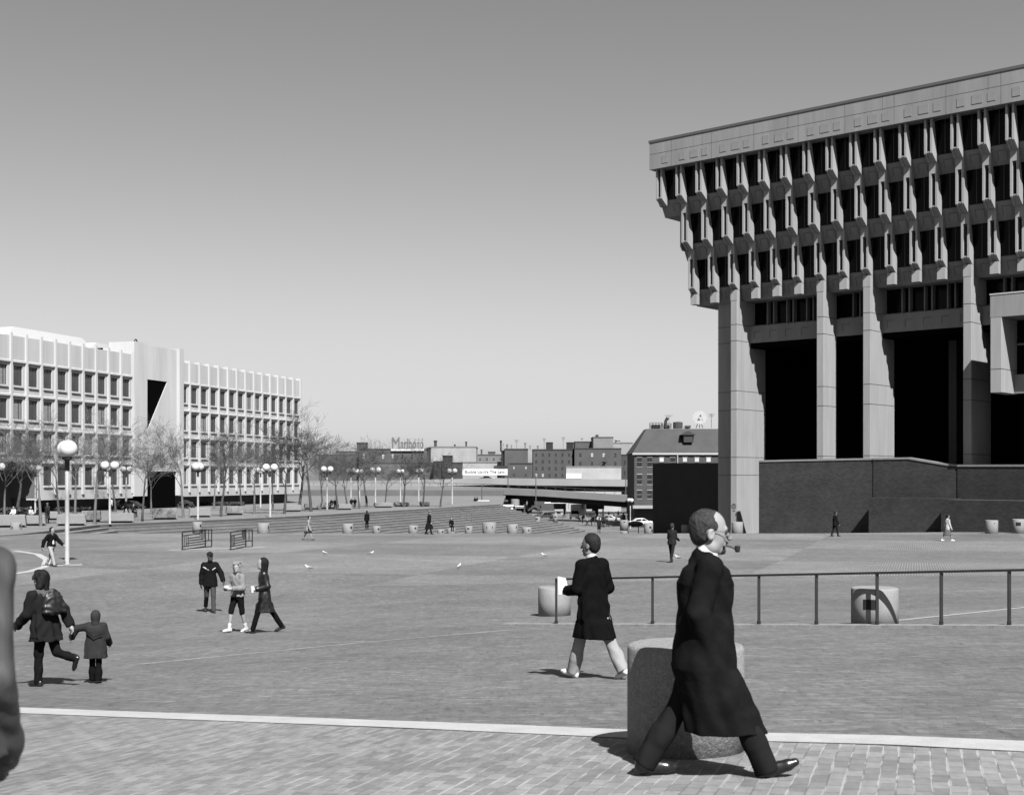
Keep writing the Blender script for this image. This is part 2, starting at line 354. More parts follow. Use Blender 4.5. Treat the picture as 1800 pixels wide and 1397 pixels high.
for k in range(3):
    pf, tip = PF[k], TIP[k]; zt, zb = tip+.58, tip-.86; zc = zb_prev
    b = MB(); b.prism([(pf-1.02, zt), (pf-1.80, zb), (-12, zb), (-12, zt)], SL[k], SR, ch)
    fixn(b.build('spandrel_beam', M_dkcon if False else M_con, hall))
    # inset squares on the sloping beam face
    jj = MB()
    def sl(z): return pf-1.02-.78*(zt-z)/(zt-zb)
    for (a0, a1, z0, z1) in ((0, .8, zt-.45, zt-.38), (0, .07, zt-1.05, zt-.45), (.73, .8, zt-1.05, zt-.45)):
        jj.prism([(sl(z1)-.02, z1), (sl(z0)-.02, z0), (sl(z0)+.03, z0), (sl(z1)+.03, z1)], a0, a1, ch)
    spread('o', fixn(jj.build('panel_outline', mat('outline_concrete', .13, .9), hall)), [i*MOD+1.05 for i in range(-3, int(SR/MOD)) if i*MOD+1.05 > SL[k]+.2], hall)
    # glass wall behind, one pane per module
    g0 = MB(); g0.prism([(pf-.93, zt-.02), (pf-.93, zc), (-3.2, zc), (-3.2, zt-.02)], SL[k]+.2, SR, ch); fixn(g0.build('window_band', M_glass, hall))
    # pairs of fins
    fa = MB()
    for a in (0.0, .51): fa.prism([(pf, zc), (pf, zt), (pf-.85, tip), (pf-.95, tip+.1), (pf-.95, tip+1.0), (pf-.42, zc)], a, a+.17, ch)  # back edge cut away so black glass stands in for fin shade
    fa.prism([(pf-.05, zt+.06), (pf-.05, zt+.16), (pf-.95, tip+.12), (pf-.95, tip+.02)], .17, .51, ch)
    me = fixn(fa.build('window_hood', M_con2, hall)); first = True; base = me.data
    j0 = math.ceil((SL[k]+.05)/MOD)
    for i in range(j0, int(SR/MOD)):
        o = me if first else me.copy()
        if not first: COL.objects.link(o)
        first = False
        q = -DV*(i*MOD); o.location = q
    ef = MB(); e_ = SL[k]+(.05 if k == 0 else 0)
    ef.prism([(pf-.62, zc), (pf-.62, zt-.2), (pf-.92, tip), (-6, tip), (-6, zc)], e_-.02, e_+.1, ch); fixn(ef.build('end_panel', M_con2, hall))
    # block on the beam above every pair of the row below / above every column
    pn = PF[k+1] if k < 2 else .2
    bl = MB(); bl.prism([(pn, zb-.01), (pn, zb+.95), (-.5, zb+.95), (-.5, zb-.01)], 0, .68, ch)
    spread('b', fixn(bl.build('bracket', M_con2, hall)), [i*MOD for i in range(math.ceil((SL[min(k+1, 2)])/MOD), int(SR/MOD))], hall)
    mu = MB(); mu.prism([(pf-.94, zt+.01), (pf-.94, zc), (pf-.88, zc), (pf-.88, zt+.01)], 1.35, 1.42, ch)
    spread('m', fixn(mu.build('mullion', mat('mullion', .03, .5), hall)), [i*MOD for i in range(j0, int(SR/MOD))], hall)
    zb_prev = zb
# soffit closes the bottom row; core of the building
zs = zb_prev
# columns
CZ = (14.1, 12.6, 8.0, 6.3, 1.9, .25)
for i, (s0, dep) in enumerate(((0, 5.15), (8.74, 2.45), (13.11, 4.7), (21.85, 4.2), (30.6, 4.7), (35, 2.4))):
    cm = MB(); cm.prism([(.18, -7), (.18, zs+.02), (.18-dep, zs+.02), (.18-dep, -7)], s0, s0+.68, ch)
    col_ = fixn(cm.build('column', M_con2, hall)); bevel(col_, .03, 1)
    for z in CZ: jm = MB(); jm.prism([(.19, z), (.19, z+.05), (.18-dep-.01, z+.05), (.18-dep-.01, z)], s0-.01, s0+.69, ch); fixn(jm.build('joint', M_line, col_))
# set-back end wall in the corner column's own shade
cm = MB(); cm.prism([(-1.35, -7), (-1.35, zs), (-5, zs), (-5, -7)], -2.3, -.01, ch); ew = fixn(cm.build('end_wall', M_con2, hall))
for z in CZ: jm = MB(); jm.prism([(-1.34, z), (-1.34, z+.05), (-5, z+.05), (-5, z)], -2.31, -.02, ch); fixn(jm.build('joint', M_line, ew))
# recessed fourth level between the columns
spans = ((.68, 8.74), (9.42, 13.11), (13.79, 21.85), (22.53, 30.6), (31.3, 35), (35.7, 46))
for a, b_ in spans:
    cm = MB(); cm.prism([(-2.1, 12.55), (-2.1, 14.1), (-7, 14.1), (-7, 12.55)], a+.01, b_-.01, ch); sp = fixn(cm.build('recessed_spandrel', M_con, hall))
    rm = MB(); n_ = max(1, int((b_-a)/1.4))
    for q in range(n_):
        s0 = a+(b_-a)*(q+.5)/n_-.35
        for (a0, a1, z0, z1) in ((s0, s0+.7, 13.55, 13.6), (s0, s0+.05, 12.95, 13.55)): rm.prism([(-2.12, z0), (-2.12, z1), (-2.07, z1), (-2.07, z0)], a0, a1, ch)
    fixn(rm.build('panel_outline', MATS['outline_concrete'], sp))
    cm = MB(); cm.prism([(-3.0, 14.1), (-3.0, zs), (-6.5, zs), (-6.5, 14.1)], a+.02, b_-.02, ch); wb = fixn(cm.build('window_band', M_glass, hall))
    cm = MB(); n_ = max(2, int(round((b_-a)/2.185)))
    for q in range(1, n_):
        s0 = a+(b_-a)*q/n_
        for dd in (-.35, .3): cm.prism([(-3.05, 14.11), (-3.05, zs-.01), (-2.4, zs-.01), (-2.4, 14.11)], s0+dd-.06, s0+dd+.06, ch)
    cm.prism([(-3.05, 14.11), (-3.05, 14.25), (-2.7, 14.25), (-2.7, 14.11)], a+.03, b_-.03, ch)
    fixn(cm.build('window_frame', mat('frame_concrete', .16, .9), wb))
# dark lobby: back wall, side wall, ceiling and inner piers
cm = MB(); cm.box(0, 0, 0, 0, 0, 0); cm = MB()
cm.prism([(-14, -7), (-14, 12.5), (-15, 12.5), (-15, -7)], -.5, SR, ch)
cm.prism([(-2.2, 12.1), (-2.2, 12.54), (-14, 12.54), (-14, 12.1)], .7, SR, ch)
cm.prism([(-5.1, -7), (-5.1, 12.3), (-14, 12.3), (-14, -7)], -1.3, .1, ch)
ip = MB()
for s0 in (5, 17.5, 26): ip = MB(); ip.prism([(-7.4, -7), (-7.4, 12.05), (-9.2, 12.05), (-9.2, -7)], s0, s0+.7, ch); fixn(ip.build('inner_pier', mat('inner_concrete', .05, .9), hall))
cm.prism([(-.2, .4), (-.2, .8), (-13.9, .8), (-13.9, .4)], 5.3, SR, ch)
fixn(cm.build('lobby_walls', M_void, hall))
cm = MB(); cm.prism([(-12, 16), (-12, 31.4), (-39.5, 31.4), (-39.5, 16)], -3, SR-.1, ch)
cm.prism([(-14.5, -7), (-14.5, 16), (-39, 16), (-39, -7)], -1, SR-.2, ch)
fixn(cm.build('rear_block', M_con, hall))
# small octagon mark painted low on the corner column
cm = MB()
for t in range(8):
    a0, a1 = t*pi/4+pi/8, (t+1)*pi/4+pi/8
    for r0, r1, zz in ((.2, .27, 0),):
        V4 = [ch(.192, -2.6+r0*sin(a0), .34-r0*cos(a0)), ch(.192, -2.6+r1*sin(a0), .34-r1*cos(a0)), ch(.192, -2.6+r1*sin(a1), .34-r1*cos(a1)), ch(.192, -2.6+r0*sin(a1), .34-r0*cos(a1))]
        cm.add(V4, [(0, 1, 2, 3)])
for zz in (-2.52, -2.68, -3.05): cm.prism([(.186, zz), (.186, zz+.07), (.194, zz+.07), (.194, zz)], .2, .48, ch)
cm.build('mark', M_line, hall)
# council chamber bay that projects at the right edge
K = (36.55, 100.0)
def kb(u, v, t): # u along facade to camera, v outward
    q = Vector((K[0], K[1], 0))-DV*u+NV*v; return (q.x, q.y, t)
bay = MB()
bay.prism([(0, 0), (12, 0), (12, -6.5), (0, -6.5)], 12.25, 13.95, kb)
bo = fixn(bay.build('chamber_roof_beam', M_con, hall)); 
cp = MB(); cp.prism([(-.04, .04), (12, .04), (12, -.5), (-.04, -.5)], 13.952, 14.06, kb); fixn(cp.build('coping', mat('pale_coping', .33, .8), bo))
for u in (0, 7.5):
    b = MB(); b.prism([(u, -.01), (u+.86, -.01), (u+.86, -3.3), (u, -3.3)], 6.5, 12.24, kb); fn = fixn(b.build('chamber_fin', M_con2, hall)); bevel(fn, .03, 1)
    b = MB(); b.prism([(u-.01, 0), (u+.87, 0), (u+.87, -3.3), (u-.01, -3.3)], 8.28, 8.33, kb); fixn(b.build('joint', M_line, fn))
b = MB(); b.prism([(.88, -2.6), (12, -2.6), (12, -6.4), (.88, -6.4)], 6.55, 8.0, kb); fixn(b.build('chamber_spandrel', M_con, hall))
b = MB(); b.prism([(.88, -3.2), (12, -3.2), (12, -6.3), (.88, -6.3)], 8.0, 12.24, kb); wb = fixn(b.build('window_band', M_glass, hall))
b = MB()
for u in (1.6, 2.6, 3.6): b.prism([(u, -3.05), (u+.12, -3.05), (u+.12, -3.21), (u, -3.21)], 8.02, 12.2, kb)
b.prism([(.9, -3.03), (4, -3.03), (4, -3.21), (.9, -3.21)], 10.3, 10.45, kb)
fixn(b.build('window_frame', MATS['frame_concrete'], wb))
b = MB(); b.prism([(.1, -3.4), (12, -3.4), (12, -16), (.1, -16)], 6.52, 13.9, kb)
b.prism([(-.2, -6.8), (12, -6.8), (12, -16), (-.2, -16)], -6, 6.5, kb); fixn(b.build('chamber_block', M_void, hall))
# brick podium walls in front
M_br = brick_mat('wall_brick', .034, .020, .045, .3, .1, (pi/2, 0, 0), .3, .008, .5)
M_cope = mat('podium_coping', .19, .8, .15, 1)
def wall_seg(px0, px1, D0, D1, ytop0, ytop1, name, label, plinth_size=0, ymid=None, zt=None):
    a = Vector(xg(px0, D0)); b = Vector(xg(px1, D1)); o = thing(name, label, 'wall', (a.x, a.y, a.z), group='brick podium walls')
    d = (b-a); d.z = 0; Ln = d.length; d.normalize(); nn = Vector((d.y, -d.x, 0))
    if nn.y > 0: nn = -nn
    prof = [(0, (HY-ytop0)/F*D0)]
    if ymid: prof.append((ymid[0]*Ln, (HY-ymid[1])/F*(D0+(D1-D0)*ymid[0])))
    if ymid and len(ymid) > 2: prof.append((ymid[2]*Ln, (HY-ymid[3])/F*(D0+(D1-D0)*ymid[2])))
    prof.append((Ln, (HY-ytop1)/F*D1))
    # material space: local x along wall, local z up
    rot = math.atan2(d.y, d.x); o.rotation_euler = (0, 0, rot); z0 = a.z
    sg = -1 if (Matrix.Rotation(rot, 3, 'Z')@Vector((0, -1, 0))).dot(nn) > 0 else 1
    poly = [(0, -1.2)]+[(u, z-z0) for u, z in prof]+[(Ln, -1.2)]
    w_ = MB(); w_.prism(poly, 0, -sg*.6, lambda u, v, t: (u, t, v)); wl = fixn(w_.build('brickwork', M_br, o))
    c_ = MB()
    for (u0, za), (u1, zb_) in zip(prof, prof[1:]):
        c_.prism([(u0, za-z0+.005), (u1, zb_-z0+.005), (u1, zb_-z0+.16), (u0, za-z0+.16)], sg*.06, -sg*.66, lambda u, v, t: (u, t, v))
    fixn(c_.build('coping', M_cope, o))
    if plinth_size:
        b_ = MB(); h_, q = plinth_size
        b_.prism([(-.02*sg, -1.0), (-.02*sg, h_), (sg*q, h_), (sg*q, -1.0)], .35, Ln+.3, lambda u, v, t: (t, u, v))
        fixn(b_.build('shadow_plinth', M_br, wl))  # added box, there to cast the triangular shadows at the wall's foot
    return o
wall_seg(1334, 1536, 116.2, 109.6, 812, 808, 'brick_wall', 'tall dark brick podium wall beside the corner column, leftmost sunlit length')
wall_seg(1535, 1684, 109.55, 104.4, 808, 820, 'brick_wall', 'middle length of brick podium wall whose top slopes down to the right', (2.95, 1.4), (.42, 807, .86, 818))
wall_seg(1683, 1850, 104.35, 98.0, 820, 820, 'brick_wall', 'lower brick podium wall at the right edge with flat pale coping', (2.6, 2.75))
b = MB(); q0 = at(1703, 806, 112); b.add([at(1703, 814, 112), at(1740, 814, 112), at(1740, 802, 112), at(1710, 802, 112), at(1703, 814, 114), at(1740, 814, 114), at(1740, 802, 114), at(1710, 802, 114)], [(0, 1, 2, 3), (4, 7, 6, 5), (0, 3, 7, 4), (1, 5, 6, 2), (3, 2, 6, 7)])
tag(fixn(b.build('parapet_block', mat('parapet', .13, .85, .1, 1))), 'small stone parapet in shade under the concrete chamber', 'parapet')
# brick wall in shade, left of the corner column
wx0 = Vector((19.9, 125.5, 0)); wd_ = Vector((-.335, .942, 0)); Ln = 14.7
b = MB(); sn = Vector((.942, .335, 0))
def sw(u, v, t): q = wx0+wd_*u+sn*t; return (q.x, q.y, v)
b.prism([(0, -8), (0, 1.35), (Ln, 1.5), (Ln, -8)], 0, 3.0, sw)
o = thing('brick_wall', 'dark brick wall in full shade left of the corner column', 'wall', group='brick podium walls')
fixn(b.build('brickwork', mat('shade_brick', .016, .9, .2, .6), o))  # darker copy of the wall brick, shade put into its colour
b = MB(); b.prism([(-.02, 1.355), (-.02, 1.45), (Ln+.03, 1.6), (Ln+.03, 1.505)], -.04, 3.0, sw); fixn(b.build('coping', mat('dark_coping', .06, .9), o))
# ------------------------------------------------------------------ low federal office building (left)
Q0 = Vector((-35.5, 219.0, 0))
def jf(n_, z, s): v = Q0-E*s+EN*n_; return (v.x, v.y, z)
M_pc = mat('precast', .41, .8, .09, .4, fine=1.2, fv=.05, streak=True); M_pc2 = mat('precast_panel', .37, .8, .10, .4, fine=1.2, fv=.05, streak=True)
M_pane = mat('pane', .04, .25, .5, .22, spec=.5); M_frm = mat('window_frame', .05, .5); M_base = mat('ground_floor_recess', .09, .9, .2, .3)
M_blind = mat('window_blind', .2, .7, .15, 2)
off_ = thing('office_building', 'long white precast office block with four rows of windows behind the bare trees', 'building')
BAY = 2.69; FL = (13.35, 9.5, 5.65, 1.85)
random.seed(3)
proto = {}
def wing(s0, nb, skip=lambda b, f: False):
    s1 = s0+nb*BAY
    for f, T in enumerate(FL):
        nxt = FL[f+1] if f < 3 else -2.4
        segs = [b for b in range(nb) if not skip(b, f)]
        if not segs: continue
        a, b2 = s0+min(segs)*BAY, s0+(max(segs)+1)*BAY
        w_ = MB()
        w_.prism([(0, T-.5), (0, T), (-.5, T), (-.5, T-.5)], a, b2, jf)            # head
        w_.prism([(0, nxt), (0, T-2.75), (-.5, T-2.75), (-.5, nxt)], a, b2, jf)      # spandrel
        for b in segs:
            c = s0+b*BAY; w_.prism([(.004, T-2.75), (.004, T-.5), (-.5, T-.5), (-.5, T-2.75)], c, c+.53, jf); w_.prism([(.004, T-2.75), (.004, T-.5), (-.5, T-.5), (-.5, T-2.75)], c+BAY-.53, c+BAY, jf)
        fixn(w_.build('wall', M_pc2, off_))
        l_ = MB(); l_.prism([(.20, T-.13), (.20, T+.07), (-.02, T+.16), (-.02, T-.13)], a, b2, jf)
        fixn(l_.build('ledge', M_pc, off_))
        for b in segs:
            c = s0+b*BAY+.53; wd = BAY-1.06
            key = 'w'
            if key not in proto:
                m_ = MB()
                for (u0, u1, z0, z1) in ((0, .07, -2.75, -.5), (wd-.07, wd, -2.75, -.5), (.07, wd-.07, -.57, -.5), (.07, wd-.07, -2.75, -2.68), (wd*.3, wd*.3+.09, -2.68, -.57)):
                    m_.prism([(-.24, z0), (-.24, z1), (-.16, z1), (-.16, z0)], u0, u1, lambda n_, z, s: tuple(Vector((EN*n_-E*s).to_tuple())+Vector((0, 0, z))))
                proto[key] = fixn(m_.build('window', M_frm)).data
                bpy.data.objects.remove(COL.objects['window'])
                m_ = MB(); m_.prism([(-.28, -2.7), (-.28, -.55), (-.22, -.55), (-.22, -2.7)], .02, wd-.02, lambda n_, z, s: tuple(Vector((EN*n_-E*s).to_tuple())+Vector((0, 0, z))))
                proto['p'] = fixn(m_.build('pane', M_pane)).data; bpy.data.objects.remove(COL.objects['pane'])
                pd = proto['p'].copy(); pd.materials.clear(); pd.materials.append(M_blind); proto['b'] = pd
                m_ = MB(); m_.prism([(.16, -2.98), (.16, -2.78), (-.02, -2.752), (-.02, -2.98)], -.06, wd+.06, lambda n_, z, s: tuple(Vector((EN*n_-E*s).to_tuple())+Vector((0, 0, z))))
                proto['s'] = fixn(m_.build('sill', M_pc)).data; bpy.data.objects.remove(COL.objects['sill'])
            base = jf(0, T, c)
            wn_ = bpy.data.objects.new('window', proto['w']); wn_.location = base; wn_.parent = off_; COL.objects.link(wn_)
            pn_ = bpy.data.objects.new('pane', proto['b' if random.random() < .2 else 'p']); pn_.parent = wn_; COL.objects.link(pn_)
            sl_ = bpy.data.objects.new('sill', proto['s']); sl_.parent = wn_; COL.objects.link(sl_)
    par = MB(); par.prism([(0, FL[0]), (0, 16.25), (-.6, 16.25), (-.6, FL[0])], s0, s1, jf); fixn(par.build('parapet', M_pc2, off_))
    for b in range(nb+1):
        c = s0+b*BAY; zlo = -2.0
        if b < nb and skip(b, 3): zlo = 2.0
        p_ = MB(); p_.prism([(.22, zlo), (.22, 16.6), (-.62, 16.6), (-.62, 16.26), (-.005, 16.26), (-.005, zlo)], c-.17, c+.17, jf); fixn(p_.build('pilaster', M_pc, off_))
wing(0, 14)
wing(49.1, 13, lambda b, f: f == 3 and b >= 7)
c = MB()
c.prism([(-.5, 16.2), (-.5, 13.3), (-30, 13.3), (-30, 16.2)], 0.1, 84, jf)
fixn(c.build('roof', M_pc, off_))
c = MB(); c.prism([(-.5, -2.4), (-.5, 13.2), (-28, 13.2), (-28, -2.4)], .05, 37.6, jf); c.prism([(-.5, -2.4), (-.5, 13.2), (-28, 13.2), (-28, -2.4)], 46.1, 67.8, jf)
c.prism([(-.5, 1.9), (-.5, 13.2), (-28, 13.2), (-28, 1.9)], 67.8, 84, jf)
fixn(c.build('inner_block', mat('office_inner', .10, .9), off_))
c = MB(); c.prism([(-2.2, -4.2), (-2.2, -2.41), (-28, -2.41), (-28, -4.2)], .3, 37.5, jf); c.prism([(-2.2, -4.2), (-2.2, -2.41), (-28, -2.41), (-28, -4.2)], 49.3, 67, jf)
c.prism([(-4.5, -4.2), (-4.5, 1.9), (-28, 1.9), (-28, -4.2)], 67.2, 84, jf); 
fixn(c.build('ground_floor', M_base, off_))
c = MB(); c.prism([(.1, -4.2), (.1, .89), (-20, .89), (-20, -4.2)], 38.75, 46.0, jf); c.prism([(-.1, -2.4), (-.1, .89), (-20, .89), (-20, -2.4)], 49.13, 49.6, jf); fixn(c.build('entrance', M_void, off_))  # solid black block fills the doorway, painting its shade
c = MB(); c.prism([(.1, -2.6), (.1, -2.42), (-2.1, -2.42), (-2.1, -2.6)], 0, 37.7, jf); c.prism([(.1, -2.6), (.1, -2.42), (-2.1, -2.42), (-2.1, -2.6)], 49.1, 67.8, jf)
fixn(c.build('ground_floor_ledge', M_pc, off_))
# stair core with its triangular opening
c = MB()
c.prism([(13.2, 41.05), (13.2, 46.02), (17.75, 46.02), (17.75, 37.7), (13.2, 37.7)], .3, .2, lambda z, s, n_: jf(n_, z, s))
c.prism([(13.2, 41.05), (13.2, 37.7), (.9, 37.7), (.9, 46.02), (6.3, 46.02)], .3, .2, lambda z, s, n_: jf(n_, z, s))
fixn(c.build('core_panel', M_pc, off_))
for s0, s1 in ((46.05, 49.12), (37.6, 38.7)):
    pn_ = .34 if s0 > 40 else .75; c = MB(); c.prism([(pn_, -2.4), (pn_, 17.95), (-3.5, 17.95), (-3.5, -2.4)], s0, s1, jf); fixn(c.build('core_pylon', M_pc, off_))
c = MB(); c.prism([(.95, .195), (.95, -9), (17.6, -9), (17.6, .195)], 37.72, 46.04, lambda z, n_, s: jf(n_, z, s)); fixn(c.build('core_back', M_void, off_))  # black block just behind the panel gives the opening its painted shade
c = MB()
for a, b_, h in ((31.5, 46.5, 18.4), (47.5, 63.5, 18.7)):
    n_ = 8; poly = []
    for q in range(n_+1): t = pi/2*q/n_; poly.append((a+1.5-1.5*cos(t), h-1.2+1.2*sin(t)))
    for q in range(n_+1): t = pi/2*q/n_; poly.append((b_-1.5+1.5*sin(t), h-1.2+1.2*cos(t)))
    poly = [(a, 15.5)]+poly+[(b_, 15.5)]
    c.prism(poly, -8, -20, lambda s, z, n__: jf(n__, z, s))
fixn(c.build('penthouse', mat('white_roof_render', .55, .8, .03, 1), off_, smooth=False))
c = MB(); c.tube([jf(-2, 17.9, 44.9), jf(-2, 18.5, 44.9), jf(-2, 18.7, 45.2), jf(-2, 18.5, 45.5), jf(-2, 18.3, 45.5)], .1, 6); c.build('roof_vent', M_frm, off_)
# ------------------------------------------------------------------ far city
M_win = mat('far_window', .02, .3); M_wfr = mat('far_window_frame', .5, .8)
TONE = {}
def tone(v, var=.15, sc=.25):
    v = v*(.66 if v < .15 else .85); k = round(v, 3)
    if k not in TONE: TONE[k] = mat('masonry_%03d' % int(v*1000), v, .9, var, sc)
    return TONE[k]
def yaw_box(mb, x0, x1, z0, z1, D, dep, skew=0.0):
    pass
def far_building(px0, px1, ytop, D, dep, v, label, rows=0, cols=0, wy=None, sides=True, zbase=-10.5, wh=(.45, .5), name='city_building', group='buildings beyond the highway', parap=True, pale=()):
    x0, x1 = (px0-CX)/F*D, (px1-CX)/F*D; z1 = (HY-ytop)/F*D; cxm = (x0+x1)/2
    o = thing(name, label, 'building', (cxm, D, zbase), group=group)
    W = x1-x0; H = z1-zbase
    b = MB(); b.box(-W/2, W/2, 0, dep, 0, H); b.build('wall', tone(v), o)
    if parap:
        r = MB(); r.box(-W/2-.12, W/2+.12, -.15, dep, H-.01, H+.3); r.build('cornice', tone(v*.6), o)
    if rows and cols:
        y0, y1 = wy; za = (HY-y0)/F*D-zbase; zb = (HY-y1)/F*D-zbase; rh = (za-zb)/rows; cw = W/cols
        for i in range(rows):
            for k in range(cols):
                cx_ = -W/2+cw*(k+.5); cz = za-rh*(i+.5); ww = cw*wh[0]; hh_ = rh*wh[1]
                m_ = MB()
                for (a0, a1, c0, c1) in ((-ww/2, ww/2, hh_/2-.12, hh_/2), (-ww/2, ww/2, -hh_/2, -hh_/2+.1), (-ww/2, -ww/2+.08, -hh_/2, hh_/2), (ww/2-.08, ww/2, -hh_/2, hh_/2), (-ww/2, ww/2, -.04, .05)):
                    m_.box(cx_+a0, cx_+a1, -.06, .02, cz+c0, cz+c1)
                w_ = m_.build('window', tone(v*1.5), o)
                g_ = MB(); g_.box(cx_-ww/2+.05, cx_+ww/2-.05, -.03, .01, cz-hh_/2+.05, cz+hh_/2-.05)
                g_.build('pane', M_win if (i, k) not in pale else tone(.4), w_)
    return o, W, H
def rooftop(px0, px1, y0, y1, D, v, name, label, cat, shape='box'):
    x0, x1 = (px0-CX)/F*D, (px1-CX)/F*D; za, zb = (HY-y0)/F*D, (HY-y1)/F*D; m_ = MB(); r = (x1-x0)/2
    if shape == 'box':
        m_.box(-r, r, 0, r*2, 0, za-zb); m_.box(-r-.12, r+.12, -.12, r*2+.12, (za-zb)*.88, (za-zb)*.94)
    elif shape == 'pot':
        m_.lathe([(r, 0), (r*.95, (za-zb)*.8), (r*1.3, (za-zb)*.82), (r*1.3, za-zb), (r*.7, za-zb), (r*.7, (za-zb)*.9), (0, (za-zb)*.9)], 10)
    elif shape == 'antenna':
        h = za-zb; m_.tube([(0, 0, 0), (0, 0, h)], .05, 5)
        for q in range(5): m_.tube([(-r*(1-.12*q), 0, h*(.97-.05*q)), (r*(1-.12*q), 0, h*(.97-.05*q))], .035, 4)
    o = m_.build(name, tone(v)); o.location = ((x0+x1)/2, D, zb); tag(o, label, cat, 'rooftop clutter on the far buildings'); return o
far_building(560, 632, 800, 520, 20, .10, 'low distant dark block seen through the tree crowns right of the white offices', zbase=-10)
far_building(590, 625, 794, 560, 20, .12, 'small distant rooftop block behind the tree crowns', zbase=-10)
o, W, H = far_building(631, 750, 790, 420, 14, .12, 'dark brick block carrying the long rooftop billboard', 1, 7, (796, 808), wh=(.25, .8), pale=((0, 0), (0, 2), (0, 3)))
far_building(627, 644, 779, 424, 4, .07, 'narrow dark stair tower left of the rooftop billboard', name='stair_tower')
far_building(637, 762, 814, 400, 10, .14, 'blank grey flank wall building behind the lamps below the billboard')
far_building(750, 757, 788, 431, 10, .03, 'narrow dark building end between billboard and pale block')
far_building(755, 837, 786, 432, 18, .30, 'blank pale concrete block with a pipe frame on its roof')
far_building(762, 776, 812, 395, 6, .05, 'low dark ivy covered building left of the leaning dark tower')
far_building(778, 794, 802, 394, 6, .035, 'dark overgrown tower below the pale concrete block')
far_building(794, 812, 814, 396, 6, .06, 'dark low gap building left of the seat belt banner')
far_building(812, 890, 813, 405, 10, .30, 'pale low building behind the seat belt banner')
far_building(838, 886, 800, 450, 12, .16, 'jumble roofed grey building right of the pale block', 1, 4, (802, 811), wh=(.3, .6))
far_building(858, 870, 795, 455, 6, .12, 'small gabled dark brick house on the skyline', 1, 1, (797, 805))
far_building(881, 887, 793, 401, 10, .02, 'thin black end wall left of the blank brick gable')
far_building(887, 928, 790, 400, 14, .10, 'blank dark brick building with bare gable left of the window grid')
far_building(893, 935, 815, 380, 10, .085, 'lower brick annex with two columns of pale windows beside the highway', 2, 2, (816, 840), wh=(.18, .45), pale=((0, 0), (0, 1)))
far_building(937, 1006, 791, 398, 16, .085, 'four storey brick tenement with a regular grid of windows', 4, 6, (793, 841), wh=(.38, .55), pale=((3, 0), (3, 1)))
far_building(1005, 1012, 792, 402, 10, .02, 'black shadowed slot building between two brick tenements')
far_building(1010, 1092, 789, 396, 16, .09, 'brick tenement with a zigzag fire escape above the white wall', 2, 4, (792, 822), wh=(.24, .5), pale=((0, 1), (0, 2)))
far_building(995, 1092, 821, 388, 5, .34, 'low stained whitewashed building under the brick tenement', zbase=-10)
far_building(1043, 1078, 769, 470, 14, .17, 'plain grey lift tower standing highest on the brick skyline', name='lift_tower')
far_building(1078, 1112, 779, 520, 14, .24, 'pale distant block right of the grey lift tower')
far_building(1092, 1117, 800, 430, 12, .06, 'dark brick building next to the hip roofed market block', 2, 2, (804, 840), wh=(.3, .5))
far_building(1011, 1043, 777, 480, 12, .10, 'dark roof storey left of the grey lift tower')
far_building(1027, 1044, 776, 500, 12, .4, 'small white rooftop house on the skyline', parap=False)
# fire escape
e = MB(); D = 394.5
for (xa, ya, xb, yb) in ((1052, 817, 1066, 804), (1063, 803, 1070, 803), (1048, 818, 1056, 818), (1063, 803, 1063, 800), (1070, 803, 1070, 800), (1066, 804, 1066, 817)):
    e.tube([at(xa, ya, D), at(xb, yb, D)], .16, 4)
tag(e.build('fire_escape', M_frm), 'black zigzag fire escape on the brick tenement', 'fire escape')
# white wall patch
e = MB(); e.add([at(995, 832, 387.6), at(1022, 832, 387.6), at(1022, 841, 387.6), at(995, 841, 387.6), at(995, 832, 388), at(1022, 832, 388), at(1022, 841, 388), at(995, 841, 388)], [(0, 3, 2, 1), (4, 5, 6, 7), (0, 1, 5, 4), (1, 2, 6, 5), (3, 0, 4, 7)])
tag(e.build('white_panel', mat('white_panel', .5, .7)), 'white rectangular panel low on the stained wall', 'panel')
lst = [(666, 669, 775, 790, 422, .1, 'antenna', 'thin aerial mast on the dark brick block left of the billboard'),
 (763, 768, 774, 786, 434, .06, 'pot', 'dark chimney pipe at the left of the pale roof'), (798, 801, 781, 786, 434, .06, 'pot', 'short dark vent in the middle of the pale roof'),
 (818, 821, 776, 786, 434, .06, 'pot', 'tall dark chimney pipe at the right of the pale roof'), (845, 848, 790, 800, 455, .1, 'pot', 'thin stack on the jumbled grey roof'),
 (879, 882, 774, 793, 402, .03, 'pot', 'tall black chimney by the blank brick gable'), (884, 886, 779, 792, 402, .3, 'pot', 'pale thin flue beside the tall black chimney'),
 (890, 893, 781, 790, 403, .15, 'pot', 'small flue on the left of the blank gable'), (898, 900, 782, 790, 403, .2, 'pot', 'small pale flue on the blank gable'),
 (904, 912, 773, 790, 404, .08, 'antenna', 'television aerial above the blank brick gable'), (960, 972, 777, 791, 402, .03, 'box', 'black rooftop box on the window grid tenement'),
 (996, 1008, 777, 791, 402, .02, 'box', 'taller black stair head between the brick tenements'), (953, 960, 770, 790, 404, .08, 'antenna', 'television aerial left of the black rooftop box'),
 (986, 994, 768, 790, 404, .08, 'antenna', 'television aerial right of the black rooftop box'), (1020, 1026, 770, 778, 484, .08, 'antenna', 'small aerial on the dark roof storey'),
 (922, 925, 778, 790, 403, .2, 'pot', 'thin pale vent pipe at the right of the blank gable'), (931, 933, 783, 791, 402, .2, 'pot', 'thin vent pipe left of the window grid tenement'),
 (944, 947, 783, 791, 402, .2, 'pot', 'small vent pipe over the window grid tenement'), (1047, 1052, 764, 770, 472, .05, 'box', 'small black box on top of the grey lift tower'),
 (1081, 1090, 773, 780, 521, .35, 'pot', 'round pale tank behind the grey lift tower')]
